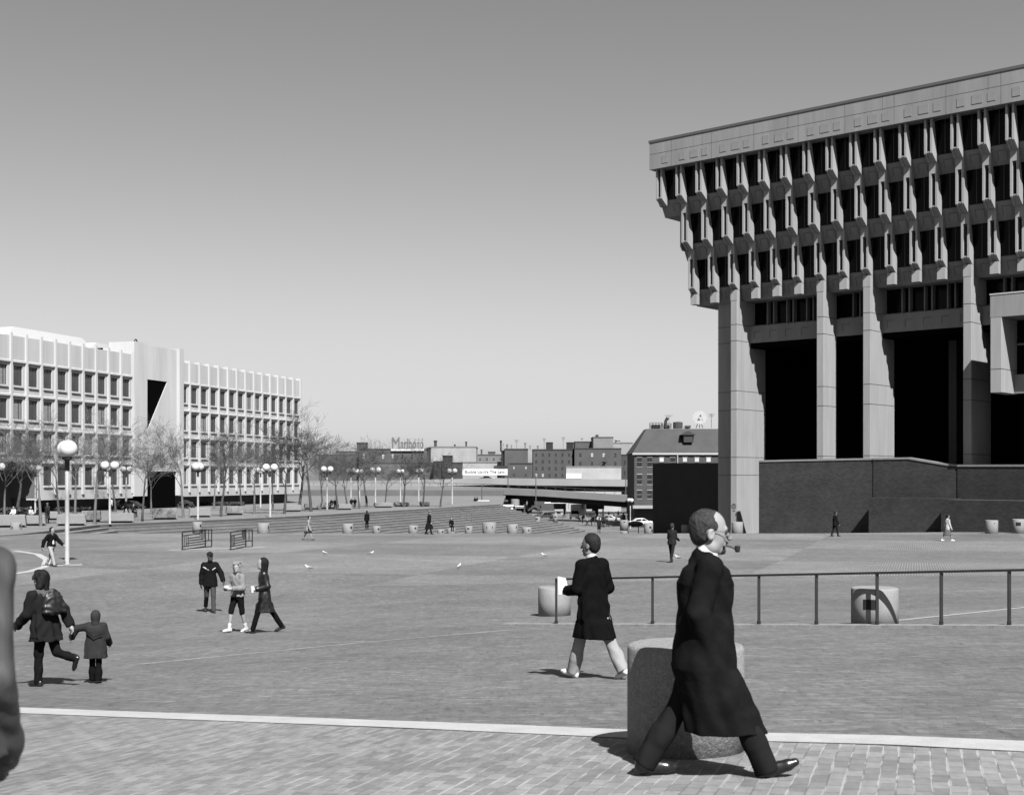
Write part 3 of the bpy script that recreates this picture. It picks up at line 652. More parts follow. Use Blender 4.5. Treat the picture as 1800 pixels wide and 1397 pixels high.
for a in lst: rooftop(a[0], a[1], a[2], a[3], a[4], a[5], 'television_aerial' if a[6] == 'antenna' else ('rooftop_box' if a[6] == 'box' else 'chimney'), a[7], 'aerial' if a[6] == 'antenna' else ('rooftop box' if a[6] == 'box' else 'chimney'), a[6])
e = MB(); e.tube([at(765, 776, 434), at(819, 778, 434)], .1, 4); e.tube([at(755, 777, 434), at(765, 775, 434)], .06, 4)
tag(e.build('pipe_frame', tone(.3)), 'thin horizontal pipe strung between the chimneys of the pale roof', 'pipe')
# ---- lettering
def text(s, size_w, size_h, loc, m, parent, name='lettering', ext=.03, rz=0.0):
    cu = bpy.data.curves.new(name, 'FONT'); cu.body = s; cu.size = 1; cu.extrude = ext; cu.align_x = 'CENTER'
    o = bpy.data.objects.new(name, cu); COL.objects.link(o); bpy.context.view_layer.update()
    d = o.dimensions; bb = [Vector(c) for c in o.bound_box]; x0 = min(v.x for v in bb); x1 = max(v.x for v in bb); y0 = min(v.y for v in bb); y1 = max(v.y for v in bb)
    me = bpy.data.meshes.new_from_object(o); bpy.data.objects.remove(o)
    sx, sy = size_w/(x1-x0), size_h/(y1-y0)
    for v in me.vertices: v.co = Vector(((v.co.x-(x0+x1)/2)*sx, -v.co.z, (v.co.y-(y0+y1)/2)*sy))
    me.materials.clear(); me.materials.append(m); q = bpy.data.objects.new(name, me); COL.objects.link(q); q.location = loc; q.rotation_euler = (0, 0, rz)
    if parent is not None: q.parent = parent
    return q
D = 421.0; bx, _, bz = at(717, 779, D); s_ = D/F
bb_ = thing('billboard', 'long rooftop billboard of tall condensed letters over a white band', 'billboard', (bx, D-1.5, at(0, 793, D)[2]), group=None)
m_ = MB(); m_.box(-29*s_, 29*s_, -.2, .3, .1, 5*s_*.8); m_.build('white_band', mat('sign_white', .48, .6), bb_)
m_ = MB()
for q in range(-4, 5): m_.tube([(q*6.5*s_, .5, 0), (q*6.5*s_, .5, 23*s_)], .12, 4)
for z in (8, 14, 20): m_.tube([(-27*s_, .5, z*s_), (27*s_, .5, z*s_)], .08, 4)
m_.build('frame', tone(.15), bb_)
text('M', 13*s_, 19*s_, (-20.5*s_, 0, 15*s_), mat('sign_letter', .10, .7), bb_)
text('arlboro', 40*s_, 17*s_, (8*s_, 0, 13.6*s_), MATS['sign_letter'], bb_)
m_ = MB(); m_.box(-29*s_, -13.5*s_, .15, .25, 5*s_, 25*s_); m_.box(-13.5*s_, 12*s_, .15, .25, 5*s_, 22*s_); m_.build('backing', tone(.30), bb_)
D = 397.0; bx, _, bz = at(853, 829.5, D); s_ = D/F
bb_ = thing('banner', 'long white banner with dark seat belt slogan beside the highway', 'banner', (bx, D-1, bz))
m_ = MB(); m_.box(-40*s_, 40*s_, 0, .2, -5.5*s_, 5.5*s_); m_.build('board', MATS['sign_white'], bb_)
text("Buckle Up.It's The Law.", 71*s_, 6.2*s_, (0, -.06, 0), mat('banner_letter', .08, .7), bb_)
m_ = MB(); m_.box(15*s_, 40*s_, .2, .5, 6.2*s_, 11*s_); m_.build('black_box', mat('black_sign', .02, .7), bb_)
# ---- elevated highway
def deck(pts, thick, depth, m, name, label, rail=False, under=1.6):
    a = MB(); u = MB(); n_ = len(pts)
    P = [Vector(at(*p)) for p in pts]
    for i in range(n_-1):
        p, q = P[i], P[i+1]; t = thick; dy = Vector((0, depth, 0)); dz = Vector((0, 0, -t))
        a.add([p, q, q+dz, p+dz, p+dy, q+dy, q+dy+dz, p+dy+dz], [(0, 3, 2, 1), (4, 5, 6, 7), (0, 1, 5, 4), (3, 7, 6, 2)])
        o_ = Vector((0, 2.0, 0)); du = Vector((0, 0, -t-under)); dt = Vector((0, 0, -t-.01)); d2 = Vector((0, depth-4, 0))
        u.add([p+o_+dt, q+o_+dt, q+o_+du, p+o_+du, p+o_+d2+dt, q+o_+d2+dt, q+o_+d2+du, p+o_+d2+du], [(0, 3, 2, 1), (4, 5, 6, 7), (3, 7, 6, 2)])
    r = thing(name, label, 'highway', group='elevated highway decks')
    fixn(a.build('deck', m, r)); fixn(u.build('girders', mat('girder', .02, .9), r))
    if rail:
        k = MB()
        for i in range(n_-1):
            p, q = P[i], P[i+1]; L = (q-p).length; c_ = int(L/2.5)
            for j_ in range(c_): t = p+(q-p)*(j_/c_)+Vector((0, .5, 0)); k.tube([t, t+Vector((0, 0, .8))], .06, 4)
            k.tube([p+Vector((0, .5, .8)), q+Vector((0, .5, .8))], .07, 4)
        k.build('railing', M_frm, r)
    return r
M_deck = mat('deck_concrete', .2, .85, .12, .15)
deck([(480, 846, 365), (640, 845, 365), (870, 840, 362), (1000, 841.5, 360), (1135, 843, 360)], 1.9, 14, M_deck, 'elevated_highway', 'upper concrete deck of the elevated highway in front of the brick tenements', under=1.5)
deck([(500, 853, 330), (740, 854, 322), (850, 856.5, 312), (960, 861, 300), (1117, 871, 285)], 1.5, 11, M_deck, 'elevated_highway', 'lower sloping ramp of the elevated highway with a railing', True, 1.2)
for px, D, y, pl in ((845, 322, 858, 'left of the round tank'), (925, 309, 866, 'above the pitched canopy'), (1048, 298, 872, 'above the crowd'), (1108, 372, 850, 'next to the market block'), (985, 370, 850, 'above the white truck'), (700, 372, 850, 'below the billboard'), (600, 372, 852, 'behind the trees')):
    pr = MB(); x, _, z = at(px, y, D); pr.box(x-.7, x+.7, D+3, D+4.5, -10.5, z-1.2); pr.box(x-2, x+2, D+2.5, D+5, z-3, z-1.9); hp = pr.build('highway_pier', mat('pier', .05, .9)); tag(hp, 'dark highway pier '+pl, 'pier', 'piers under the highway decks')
# embankment behind the left plaza
e = MB(); e.box(-70, -2, 300, 326, -5, (HY-862)/F*300); o = e.build('embankment', mat('bank', .09, .95, .2, .1)); tag(o, None, None, kind='structure')
# hip roofed market block
D = 262.0
def mp_(px, py, d=0): return at(px, py, D+d)
o = thing('market_building', 'dark brick block with big slate hip roof and rooftop machinery left of the city hall', 'building')
X0, X1 = (1115-CX)/F*D, (1300-CX)/F*D; ze = (HY-796)/F*D; zr = (HY-752)/F*D
b = MB(); b.box(X0, X1, D, D+16, -11, ze); b.build('wall', mat('market_brick', .048, .9, .2, .5), o)
b = MB(); xr = (1141-CX)/F*D
V = [(X0-.3, D-.3, ze), (X1, D-.3, ze), (X1, D+16, ze), (X0-.3, D+16, ze), (xr, D+5, zr), (X1, D+5, zr), (X1, D+11, zr), (xr, D+11, zr)]
b.add(V, [(0, 1, 5, 4), (3, 0, 4, 7), (2, 3, 7, 6), (4, 5, 6, 7)]); fixn(b.build('roof', mat('slate_roof', .036, .7, .2, .4), o))
b = MB(); b.box(X0-.4, X1, D-.45, D-.31, ze-.35, ze+.02); b.build('gutter', mat('gutter', .3, .6), o)
b = MB(); b.tube([mp_(1191, 796, -.3), mp_(1191, 830, -.3)], .12, 6); b.build('downpipe', MATS['gutter'], o)
for i, px in enumerate((1124, 1142, 1163, 1182.5, 1204, 1225, 1245.5)):
    for jn, (ya, yb) in enumerate(((804, 820), (834, 851), (862, 876))):
        if jn and i > 1: continue
        x, _, za = mp_(px, ya); _, _, zb = mp_(px, yb); wd = .48
        m_ = MB(); m_.box(x-wd-.08, x+wd+.08, D-.08, D, zb-.14, zb); m_.box(x-wd-.08, x+wd+.08, D-.06, D, za, za+.2); m_.box(x-wd, x+wd, D-.05, D, (za+zb)/2-.04, (za+zb)/2+.04)
        w_ = m_.build('window', tone(.22), o); m_ = MB(); m_.box(x-wd, x+wd, D-.02, D+.01, zb, za); m_.build('pane', M_win, w_)
        if i in (2, 4, 5, 6): m_ = MB(); m_.box(x-wd+.06, x+wd-.06, D-.04, D-.021, (za+zb)/2+.1, za-.05); m_.build('blind', tone(.45), w_)
b = MB(); x, _, zt = mp_(1211, 757); _, _, zb = mp_(1211, 777); b.box(x-.9, x+.9, D+.9, D+4, zb, zt-.8)
b.add([(x-1.5, D+.6, zt-.8), (x+1.5, D+.6, zt-.8), (x, D+.6, zt), (x-1.5, D+5, zt-.8), (x+1.5, D+5, zt-.8), (x, D+5, zt)], [(0, 1, 2), (0, 2, 5, 3), (1, 4, 5, 2)])
b.build('dormer', mat('dormer', .03, .8), o)
b = MB(); b.box(X0-.5, (1160-CX)/F*D, D-2.5, D, (HY-893)/F*D, (HY-888)/F*D); b.build('awning', tone(.3), o)
b = MB(); b.box(X0+.2, (1160-CX)/F*D, D-.1, D+.01, -10.4, (HY-893)/F*D); b.build('shop_front', mat('shop_dark', .015, .5), o)
def rbox(px0, px1, y0, y1, nm, lab, v=.04, kind='tank'):
    x0, _, z1 = at(px0, y0, D+8); x1, _, z0 = at(px1, y1, D+8); m_ = MB()
    if kind == 'tank': m_.lathe([((x1-x0)/2, 0), ((x1-x0)/2, z1-z0), (0, (z1-z0)*1.1)], 12, ((x0+x1)/2, D+8, z0))
    elif kind == 'frame':
        for xx in np.linspace(x0, x1, 5): m_.tube([(xx, D+8, z0), (xx, D+8, z1)], .06, 4); m_.tube([(xx, D+9.5, z0), (xx, D+9.5, z1)], .06, 4)
        for zz in np.linspace(z0+.3, z1, 3): m_.tube([(x0, D+8, zz), (x1, D+8, zz)], .06, 4)
        m_.box(x0+.3, x1-.3, D+8.2, D+9.4, z0, z0+(z1-z0)*.6)
    elif kind == 'stack': m_.tube([(x0, D+8, z0), (x0, D+8, z1-.6), ((x0+x1)/2, D+8, z1), (x1, D+8, z1-.3)], [.3, .3, .35, .4], 8)
    tag(m_.build(nm, tone(v)), lab, 'rooftop machine')
rbox(1143, 1164, 743, 753, 'air_handler', 'black framed air handler leftmost on the hip roof', kind='frame')
rbox(1170, 1175, 735, 752, 'exhaust_stack', 'bent exhaust stack on the hip roof', kind='stack')
rbox(1165, 1180, 744, 753, 'air_handler', 'dark framed unit under the bent exhaust stack', kind='frame')
rbox(1183, 1200, 742, 753, 'roof_tank', 'squat round roof tank left of the satellite dish', .06)
rbox(1204, 1214, 748, 753, 'air_handler', 'small low rooftop unit beside the satellite dish', kind='frame')
# satellite dish
dx, dy, dz = at(1230, 734, D+8); o = thing('satellite_dish', 'big round mesh satellite dish on the hip roof', 'satellite dish', (dx, dy, dz-2.0))
m_ = MB(); pr_ = [(r_*1.5, (r_**2)*.14) for r_ in (0, .2, .4, .6, .8, 1)]; m_.lathe(pr_, 24)
for q in range(12): a = q*pi/6; m_.tube([(0.05*cos(a), .05*sin(a), .01), (1.5*cos(a), 1.5*sin(a), .16)], .03, 3)
tf = Matrix.Rotation(radians(78), 4, 'X'); dd = m_.build('reflector', mat('dish', .27, .9, .1, 3, spec=.05), o); dd.location = (0, -.1, 2.0); dd.rotation_euler = (radians(72), 0, 0)
m_ = MB(); m_.sphere((0, -1.05, 2.35), .2, 8); m_.tube([(0, -1.0, 2.3), (.8, -.3, 1.2)], .03, 4); m_.tube([(0, -1.0, 2.3), (-.8, -.3, 1.2)], .03, 4); m_.build('feed', M_frm, o)
m_ = MB()
for q in (-.7, 0, .7): m_.tube([(q, .2+abs(q)*.3, -.1), (q*.2, .25, 1.4)], .07, 5)
m_.build('mount', M_frm, o)
rooftop(1245, 1256, 727, 752, D+8, .1, 'television_aerial', 'aerial at the right end of the hip roof', 'aerial', 'antenna')
rooftop(1168, 1184, 729, 744, D+12, .2, 'television_aerial', 'thin wide aerial above the air handlers', 'aerial', 'antenna')
# ------------------------------------------------------------------ vehicles
def car(px, py, D, L, rz, v, label, name='parked_car', z=None):
    x, _, zz = at(px, py, D); zz = zz if z is None else z; o = thing(name, label, 'car', (x, D, zz), rz)
    prof = [(-L/2, .35), (-L/2, .8), (-L/2+.9, .93), (-L/2+1.5, 1.38), (L/2-2.0, 1.4), (L/2-1.2, .95), (L/2-.1, .8), (L/2, .35)]
    m_ = MB(); m_.prism(prof, -.85, .85, lambda u, w, t: (u, t, w)); bevel(fixn(m_.build('body', mat('paint_%03d' % int(v*1000), v*.65, .35, spec=.5), o)), .08, 2)
    m_ = MB(); m_.prism([(-L/2+1.05, .95), (-L/2+1.55, 1.3), (-.15, 1.32), (-.15, .95)], -.87, .87, lambda u, w, t: (u, t, w)); m_.prism([(0, .95), (0, 1.32), (L/2-2.05, 1.32), (L/2-1.4, .97)], -.87, .87, lambda u, w, t: (u, t, w)); fixn(m_.build('side_window', M_glass, o))
    for sx in (-L/2+.85, L/2-.9):
        for sy in (-.8, .8):
            m_ = MB(); m_.prism([(.32*cos(a*pi/6), .32*sin(a*pi/6)) for a in range(12)], sy-.12, sy+.12, lambda u, w, t: (u+sx, t, w+.32)); fixn(m_.build('wheel', mat('tyre', .02, .9), o))
    return o
car(1127, 924, 236, 4.7, radians(8), .75, 'white saloon car parked behind the bollards at the far end of the plaza')
car(1165, 926, 246, 4.6, radians(5), .03, 'dark car mostly hidden behind the shaded brick wall')
car(857, 844.6, 371, 4.6, 0, .03, 'dark car driving on the upper highway deck under the banner', 'highway_car')
car(960, 912, 262, 4.5, radians(20), .04, 'dark car in the lower street between the sign frame and the truck')
car(1072, 917, 268, 4.5, radians(-10), .5, 'pale car half hidden by the crowd in the lower street')
def truck(px, py, D, label, v=.8, k=1.0):
    x, _, z = at(px, py, D); o = thing('box_truck', label, 'truck', (x, D, z), radians(-18))
    m_ = MB(); m_.box(-1.2*k, 1.2*k, 0, 5, .8, 3.3*k); bevel(m_.build('box_body', mat('truck_white', v*.62, .5), o), .05, 1)
    m_ = MB(); m_.prism([(0, .5), (-.3, 1.1), (-.7, 2.0), (-.7, 2.2), (.001, 2.2)][::-1], -1.0, 1.0, lambda u, w, t: (t, u-.001, w)); m_.box(-1, 1, -1.7, -.3, .5, 1.2); fixn(m_.build('cab', mat('truck_white', v*.62, .5), o))
    m_ = MB(); m_.add([(-.85, -.36, 1.22), (.85, -.36, 1.22), (.8, -.74, 1.95), (-.8, -.74, 1.95)], [(0, 1, 2, 3)]); m_.box(-.8, .8, -.8, -.7, 1.3, 1.95); m_.build('windscreen', M_glass, o)
    for sx in (-.9, .9):
        for sy in (-1.1, 3.8):
            m_ = MB(); m_.prism([(.42*cos(a*pi/6), .42*sin(a*pi/6)) for a in range(12)], sx-.14, sx+.14, lambda u, w, t: (t, sy+u, w+.42)); fixn(m_.build('wheel', mat('tyre', .02, .9), o))
truck(1012, 912, 300, 'white box truck facing the plaza in the lower street', k=1.0)
# white vans / boat shaped kiosk and shed in the lower street
for (x0, x1, y0, y1, D, v, nm, lab, cat) in ((873, 902, 887, 898, 250, .8, 'market_stall', 'low white stall at the top right end of the steps', 'stall'),
    (905, 922, 889, 893, 262, .8, 'market_stall', 'small white stall roof left of the pitched canopy', 'stall'),
    (840, 860, 879, 892, 232, .5, 'lattice_kiosk', 'pale lattice sided kiosk at the upper edge of the steps', 'kiosk'),
    (898, 913, 877, 888, 300, .22, 'storage_tank', 'grey round tank under the highway ramp', 'tank'),
    (957, 1002, 879, 885, 330, .7, 'van', 'long white van under the highway ramp', 'van'),
    (1104, 1116, 861, 868, 345, .7, 'van', 'white van seen between the highway decks', 'van'),
    (975, 990, 895, 906, 275, .28, 'market_stall', 'grey canvas stall left of the white truck', 'stall'),
    (1031, 1046, 898, 910, 270, .05, 'market_stall', 'dark framed stall right of the white truck', 'stall'),
    (1084, 1100, 905, 916, 268, .06, 'market_stall', 'low dark stall among the crowd', 'stall')):
    xa, _, zt = at(x0, y0, D); xb, _, zb = at(x1, y1, D); o = thing(nm, lab, cat, ((xa+xb)/2, D, zb)); hw = (xb-xa)/2; h = zt-zb
    m_ = MB()
    if cat == 'tank': m_.lathe([(hw, 0), (hw, h*.9), (hw*.6, h), (0, h*1.02)], 16); m_.build('shell', tone(v), o)
    else:
        m_.box(-hw, hw, 0, 2.2, h*.1, h*.72); m_.build('body', tone(v), o)
        m_ = MB(); m_.prism([(-.2, h*.72), (1.1, h), (2.4, h*.72)], -hw*1.04, hw*1.04, lambda u, w_, t: (t, u, w_)); fixn(m_.build('roof', tone(v*.9), o))
        m_ = MB(); m_.box(-hw*.5, hw*.4, -.03, 0, h*.3, h*.6); m_.build('opening', M_win, o)
        if cat == 'kiosk':
            m_ = MB()
            for q in range(6): m_.box(-hw+q*hw/3, -hw+q*hw/3+.15, -.06, -.031, h*.1, h*.72)
            m_.build('lattice', tone(.6), o)
        m_ = MB()
        for sx in (-hw*.9, hw*.9): m_.box(sx-.06, sx+.06, .1, .2, -1.5, h*.1)
        m_.build('support', M_frm, o)
# pitched canopy
o = thing('canopy', 'small peaked canopy on dark posts beyond the steps', 'canopy'); D = 215
m_ = MB(); m_.tube([at(928, 897, D), at(939, 889.5, D), at(953, 896, D)], .18, 4); m_.build('roof_edge', M_frm, o)
m_ = MB(); a, b_, c_ = Vector(at(929, 897, D+.2)), Vector(at(939, 890, D+.2)), Vector(at(952, 896.5, D+.2)); dy = Vector((0, 3, 0)); m_.add([a, b_, c_, a+dy, b_+dy, c_+dy], [(0, 1, 4, 3), (1, 2, 5, 4), (0, 2, 1)]); m_.build('roof', tone(.22), o)
for px in (922, 945.5): m_ = MB(); m_.tube([at(px, 886, D), at(px, 909, D)], .12, 5); m_.build('post', M_frm, o)
# street poles
for px, y0, y1, D, lab in ((942, 835, 893, 290, 'tall thin street pole in front of the highway ramp'), (893, 815, 858, 330, 'thin pole standing by the banner'),
                           (847, 852, 892, 236, 'dark pole with wires at the top of the steps'), (1100, 820, 872, 300, 'thin light mast right of the stained wall')):
    m_ = MB(); m_.tube([at(px, y1, D), at(px, y0, D)], [.14, .08], 6); m_.tube([at(px-3, y0+.5, D), at(px+3, y0+.5, D)], .07, 5)
    tag(m_.build('utility_pole', tone(.1)), lab, 'pole')
# boat shaped planter/table by the bollards
D = 150.0; x, _, z = at(1117, 925, D); o = thing('round_canopy', 'low dark boat shaped canopy on a post beside the far bollards', 'canopy', (x, D, z-1.6))
m_ = MB(); m_.sphere((0, 0, 1.9), .9, 16, (1, 1, .36)); m_.build('shell', mat('canopy_dark', .04, .6), o, True)
m_ = MB(); m_.tube([(.35, 0, -.6), (.35, 0, 1.7)], .05, 6); m_.build('post', M_frm, o)
# ------------------------------------------------------------------ concrete bollards
M_bol = mat('bollard_concrete', .195, .85, .10, 3, fine=45, bump=.25); M_agg = mat('bollard_aggregate', .185, .9, .22, 26, fine=110, fv=.35, bump=.6)
M_hole = mat('slot', .008, .9)
def bollard(px, wpx, ytop, ybase, label, slot=None, D=None, m=None, near=False, extra=(), group='round concrete bollards'):
    if D is None:
        D = .86*F/wpx
        if ybase >= 936 and px > 200: D = max(D, 103)
        elif px > 1700: D = 96
    x = (px-CX)/F*D; r = wpx/F*D/2; g = G(x, D); zb = (HY-ybase)/F*D; zt = (HY-ytop)/F*D
    if near: zb = g
    h = zt-zb
    o = thing('bollard', label, 'bollard', (x, D, zb), group=group)
    m_ = MB(); n_ = 64 if near else 24; prof = [(r, -.35)] if not near else [(r, -.05)]
    prof += [(r, h*.5), (r, h-.03), (r-.012, h-.008), (r-.04, h), (r*.5, h), (0, h)]
    me = m_.lathe(prof, n_).build('drum', m or M_bol, o); 
    for p in me.data.polygons: p.use_smooth = abs(p.normal.z) < .5
    if slot:
        for (u, v_, su, sv) in slot:   # u across -1..1, v height fraction
            a = math.asin(max(-.98, min(.98, u))); cx_, cy_ = r*sin(a), -r*cos(a); t = Vector((cos(a), sin(a), 0)); nn = Vector((sin(a), -cos(a), 0)); c0 = Vector((cx_, cy_, h*v_))
            m_ = MB(); W2, H2 = su*r, sv*h/2

            for q in range(6):
                sa, sb = -W2+2*W2*q/6, -W2+2*W2*(q+1)/6; P = [c0+t*sx+Vector((0, 0, sz))+nn*(.006-(r-sqrt(max(0, r*r-sx*sx)))) for sx, sz in ((sa, -H2), (sb, -H2), (sb, H2), (sa, H2))]; m_.add(P, [(0, 1, 2, 3)])
            m_.build('slot_shade_patch', M_hole, o)  # flat black patch on the drum, colour in place of recess shade
    return o
B = [(28.5, 19, 918, 937, 'pale bollard at the far left edge beside the benches', ((.9, .7, .2, .25), (-.4, .55, .12, .2))),
 (347, 17, 917, 932, 'bollard behind the left black barrier', ((.8, .55, .2, .3),)), (463, 21, 919, 938, 'bollard right of the right black barrier', ((.9, .6, .14, .3),)),
 (611.5, 19, 920, 938, 'tall bollard left of the lone man on the steps', ((.7, .62, .2, .22),)), (662, 14, 924, 937, 'smaller bollard right of the lone man on the steps', ((.55, .58, .25, .25),)),
 (726.5, 17, 923, 937, 'bollard just left of the man in the hat and long coat', ((.5, .65, .2, .25),)), (775, 13, 930, 938, 'lowest bollard right of the man in the long coat', ((.5, .5, .25, .35),)),
 (793, 15, 928, 938, 'bollard below the person seated on the steps', ((.5, .6, .2, .3),)), (824, 14, 924, 937, 'bollard midway between seated person and widest far bollard', ((-.1, .65, .3, .2),)),
 (860, 24, 918, 939, 'widest of the bollards along the steps with two slits', ((-.35, .58, .06, .2), (.45, .6, .06, .2))),
 (901, 19, 921, 938, 'bollard just right of the widest far bollard', ((.7, .7, .1, .25),)), (926, 17, 926, 938.5, 'bollard third from the widest one along the steps', ((.4, .55, .18, .22), (-.6, .5, .14, .2))),
 (939, 9, 931, 938.5, 'small low bollard at the end of the row along the steps', ((.8, .4, .4, .4),)),
 (909, 10, 912, 921, 'bollard standing up on the steps, nearer one', ((-.1, .5, .4, .25),)), (945, 10, 908, 918, 'bollard standing up on the steps, middle one', ((-.3, .65, .4, .25),)),
 (976, 9, 904, 914, 'bollard standing up on the steps, farthest one', ((0, .6, .4, .25),)),
 (1097, 15, 914, 926, 'bollard among the crowd left of the dark canopy', ((0, .75, .25, .12),)), (1140, 16, 919, 937.5, 'bollard at the left end of the shaded brick wall', ((.7, .3, .2, .25), (.3, .6, .25, .2))),
 (1098, 14, 933, 938, 'low flat bollard on the far plaza edge', None), (1205, 15, 922, 936.5, 'bollard in front of the shaded brick wall', None),
 (1296, 20, 917, 937, 'bollard at the foot of the corner column', None), (1318.5, 13, 932, 937, 'low stub bollard right of the corner column', None),
 (1386, 17, 931, 937, 'low stub bollard before the left brick wall', None), (1438, 16, 927, 937.5, 'short bollard with a dark slot before the left brick wall', ((-.3, .55, .3, .3),)),
 (1543.5, 18, 924, 937, 'bollard at the first step of the brick wall', None), (1592.5, 18, 919, 936, 'bollard with a slot before the middle brick wall', ((-.3, .6, .35, .3),)),
 (1743, 22, 914, 935, 'plain bollard before the right brick wall', ((.1, .75, .06, .1),)), (1790, 21, 912, 933, 'bollard with a square slot at the right edge of the wall', ((-.35, .6, .4, .3),)),
 (139, 13, 908, 924, 'tapered pale litter drum between the benches', None)]
for px, wp, yt, yb, lab, sl in B:
    bollard(px, wp, yt, yb, lab, sl)
bollard(974.5, 57, 1031, 1099, 'big bollard behind the left end of the railing', None, D=33.0, near=True)
bollard(1537.5, 81, 1032, 1103, 'big bollard behind the railing with a square recess and curved shadow', ((-.48, .6, .26, .26),), D=25.0, near=True)
bollard(1205, 204, 1131, 1330, 'large rough aggregate bollard right behind the striding man', None, D=9.55, m=M_agg, near=True)
# graffiti flecks on the big bollard (small dark marks)
# ------------------------------------------------------------------ railing on its kerb
R0 = Vector((.93+.03, 28.4, 0)); R1 = Vector((8.74, 23.0, 0)); dR = (R1-R0)/8
o = thing('railing', 'long dark steel railing on a low kerb crossing the right half', 'railing', (R0.x, R0.y, G(R0.x, R0.y)))
org = Vector(o.location)
tops = []
for i in range(0, 12):
    p = R0+dR*i; g = G(p.x, p.y)+.05; zt = g+.97; tops.append(Vector((p.x, p.y, zt))-org)
    if i == 2: pass
    m_ = MB(); m_.tube([Vector((p.x, p.y, g-.02))-org, Vector((p.x, p.y, zt))-org], .036, 4); m_.tube([Vector((p.x, p.y, g-.0))-org, Vector((p.x, p.y, g+.07))-org], .04, 8); m_.build('post', mat('rail_steel', .014, .5, .2, 8), o)
m_ = MB(); pw_ = Vector((dR.y, -dR.x, 0)).normalized()*.045
for t in tops: m_.V += [tuple(t+pw_+Vector((0, 0, .02))), tuple(t-pw_+Vector((0, 0, .02))), tuple(t-pw_-Vector((0, 0, .02))), tuple(t+pw_-Vector((0, 0, .02)))]
for i in range(len(tops)-1):
    for k in range(4): m_.F.append((i*4+k, i*4+(k+1) % 4, i*4+4+(k+1) % 4, i*4+4+k))
m_.F += [(0, 1, 2, 3), tuple(len(tops)*4-1-k for k in range(4))]
fixn(m_.build('top_rail', MATS['rail_steel'], o))
kp = [(870, 1106), (975, 1104), (1139, 1106), (1323, 1110), (1534, 1113), (1774, 1118), (2100, 1125)]
kb_ = MB(); Q = []
kpts = [R0-dR*1.15]+[R0+dR*i for i in range(0, 13)]
for i, p in enumerate(kpts):
    for (ox, oz) in ((-.16, -.2), (-.16, .06), (.16, .06), (.16, -.2)):
        nn = Vector((dR.y, -dR.x, 0)).normalized(); q = p+nn*ox; kb_.V.append((q.x, q.y, G(p.x, p.y)+oz))
n4 = len(kpts)
for i in range(n4-1):
    for k in range(3): a = i*4+k; kb_.F.append((a, a+1, a+5, a+4))
kb_.F += [(0, 1, 2, 3), ((n4-1)*4+3, (n4-1)*4+2, (n4-1)*4+1, (n4-1)*4)]
tag(fixn(kb_.build('kerb', mat('kerb_stone', .17, .9, .25, 6, fine=70, fv=.3, bump=.3))), None, None, kind='structure')
# ------------------------------------------------------------------ black patterned barriers
def barrier(x0, x1, xr, yt0, yb0, yt1, yb1, D, label):
    """panel from px x0 to x1, short return to xr"""
    A0, A1 = Vector(at(x0, yb0, D)), Vector(at(x0, yt0, D)); B0, B1 = Vector(at(x1, yb1, D+3.2)), Vector(at(x1, yt1, D+3.2))
    o = thing('barrier', label, 'barrier', tuple(A0), group='black patterned steel barriers'); 
    def P(u, v): return (A0*(1-u)+B0*u)*(1-v)+(A1*(1-u)+B1*u)*v-A0
    m_ = MB(); r = .035
    def L(u0, v0, u1, v1, r=r): m_.tube([P(u0, v0), P(u1, v1)], r, 4)
    L(0, 0, 0, 1, .045); L(1, 0, 1, 1, .045); L(0, 1, 1, 1, .04); L(0, .03, 1, .03, .04); m_.build('frame', mat('barrier_steel', .012, .5), o)
    m_ = MB()
    for u in (.08, .16, .24): L(u, .2, u, .8, .025)
    for u in (.76, .82, .88, .94): L(u, .5 if u > .8 else .62, u, 1, .025)
    L(0, .8, .76, .8+.0); L(.24, .62, .76, .62); L(.24, .48, .9, .48); L(.16, .34, 1, .34); L(0, .2, 1, .2)
    m_.build('bar_pattern', MATS['barrier_steel'], o)
    C0 = Vector(at(xr, yb1-1, D+3.8))-A0; C1 = Vector(at(xr, yt1, D+3.8))-A0; m_ = MB(); b0, b1 = B0-A0, B1-A0
    for t in (0, .35, 1): m_.tube([b0+(b1-b0)*t, C0+(C1-C0)*t], .035, 4)
    m_.tube([C0, C1], .04, 4); m_.tube([(b0+C0)/2+(b1-b0)*.35, (b1+C1)/2], .03, 4); m_.build('return_panel', MATS['barrier_steel'], o)
barrier(320.5, 361, 372, 935, 967, 930.5, 961, 72, 'black patterned steel barrier behind the man in the dark jacket')
barrier(405.5, 432, 443.5, 935, 966.5, 930.5, 961.5, 72, 'black patterned steel barrier above the blond woman, right one of two')
# ------------------------------------------------------------------ lamps
M_globe = mat('globe_glass', .5, .25, spec=.5); M_pole = mat('lamp_pole', .24, .6, .15, 2); M_ptop = mat('lamp_neck', .02, .5)
LH = 5.6
def make_lamp():
    o = thing('street_lamp', 'x', 'street lamp', group='twin globe street lamps')
    m_ = MB(); m_.lathe([(.16, 0), (.16, .06), (.1, .08), (.095, 3.0), (.085, LH-1.35)], 12); m_.build('pole', M_pole, o, True)
    m_ = MB(); m_.lathe([(.11, LH-1.36), (.11, LH-.75), (.0, LH-.74)], 10); m_.tube([(-.42, 0, LH-.9), (.42, 0, LH-.9)], .05, 6)
    for sx in (-.42, .42): m_.lathe([(.05, 0), (.16, .08), (.17, .16), (0, .17)], 10, (sx, 0, LH-.92))
    m_.build('arm', M_ptop, o)
    for sx in (-.42, .42): m_ = MB(); m_.sphere((sx, 0, LH-.39), .39, 20); m_.build('globe', M_globe, o, True)
    return o
lamp0 = make_lamp(); first = True
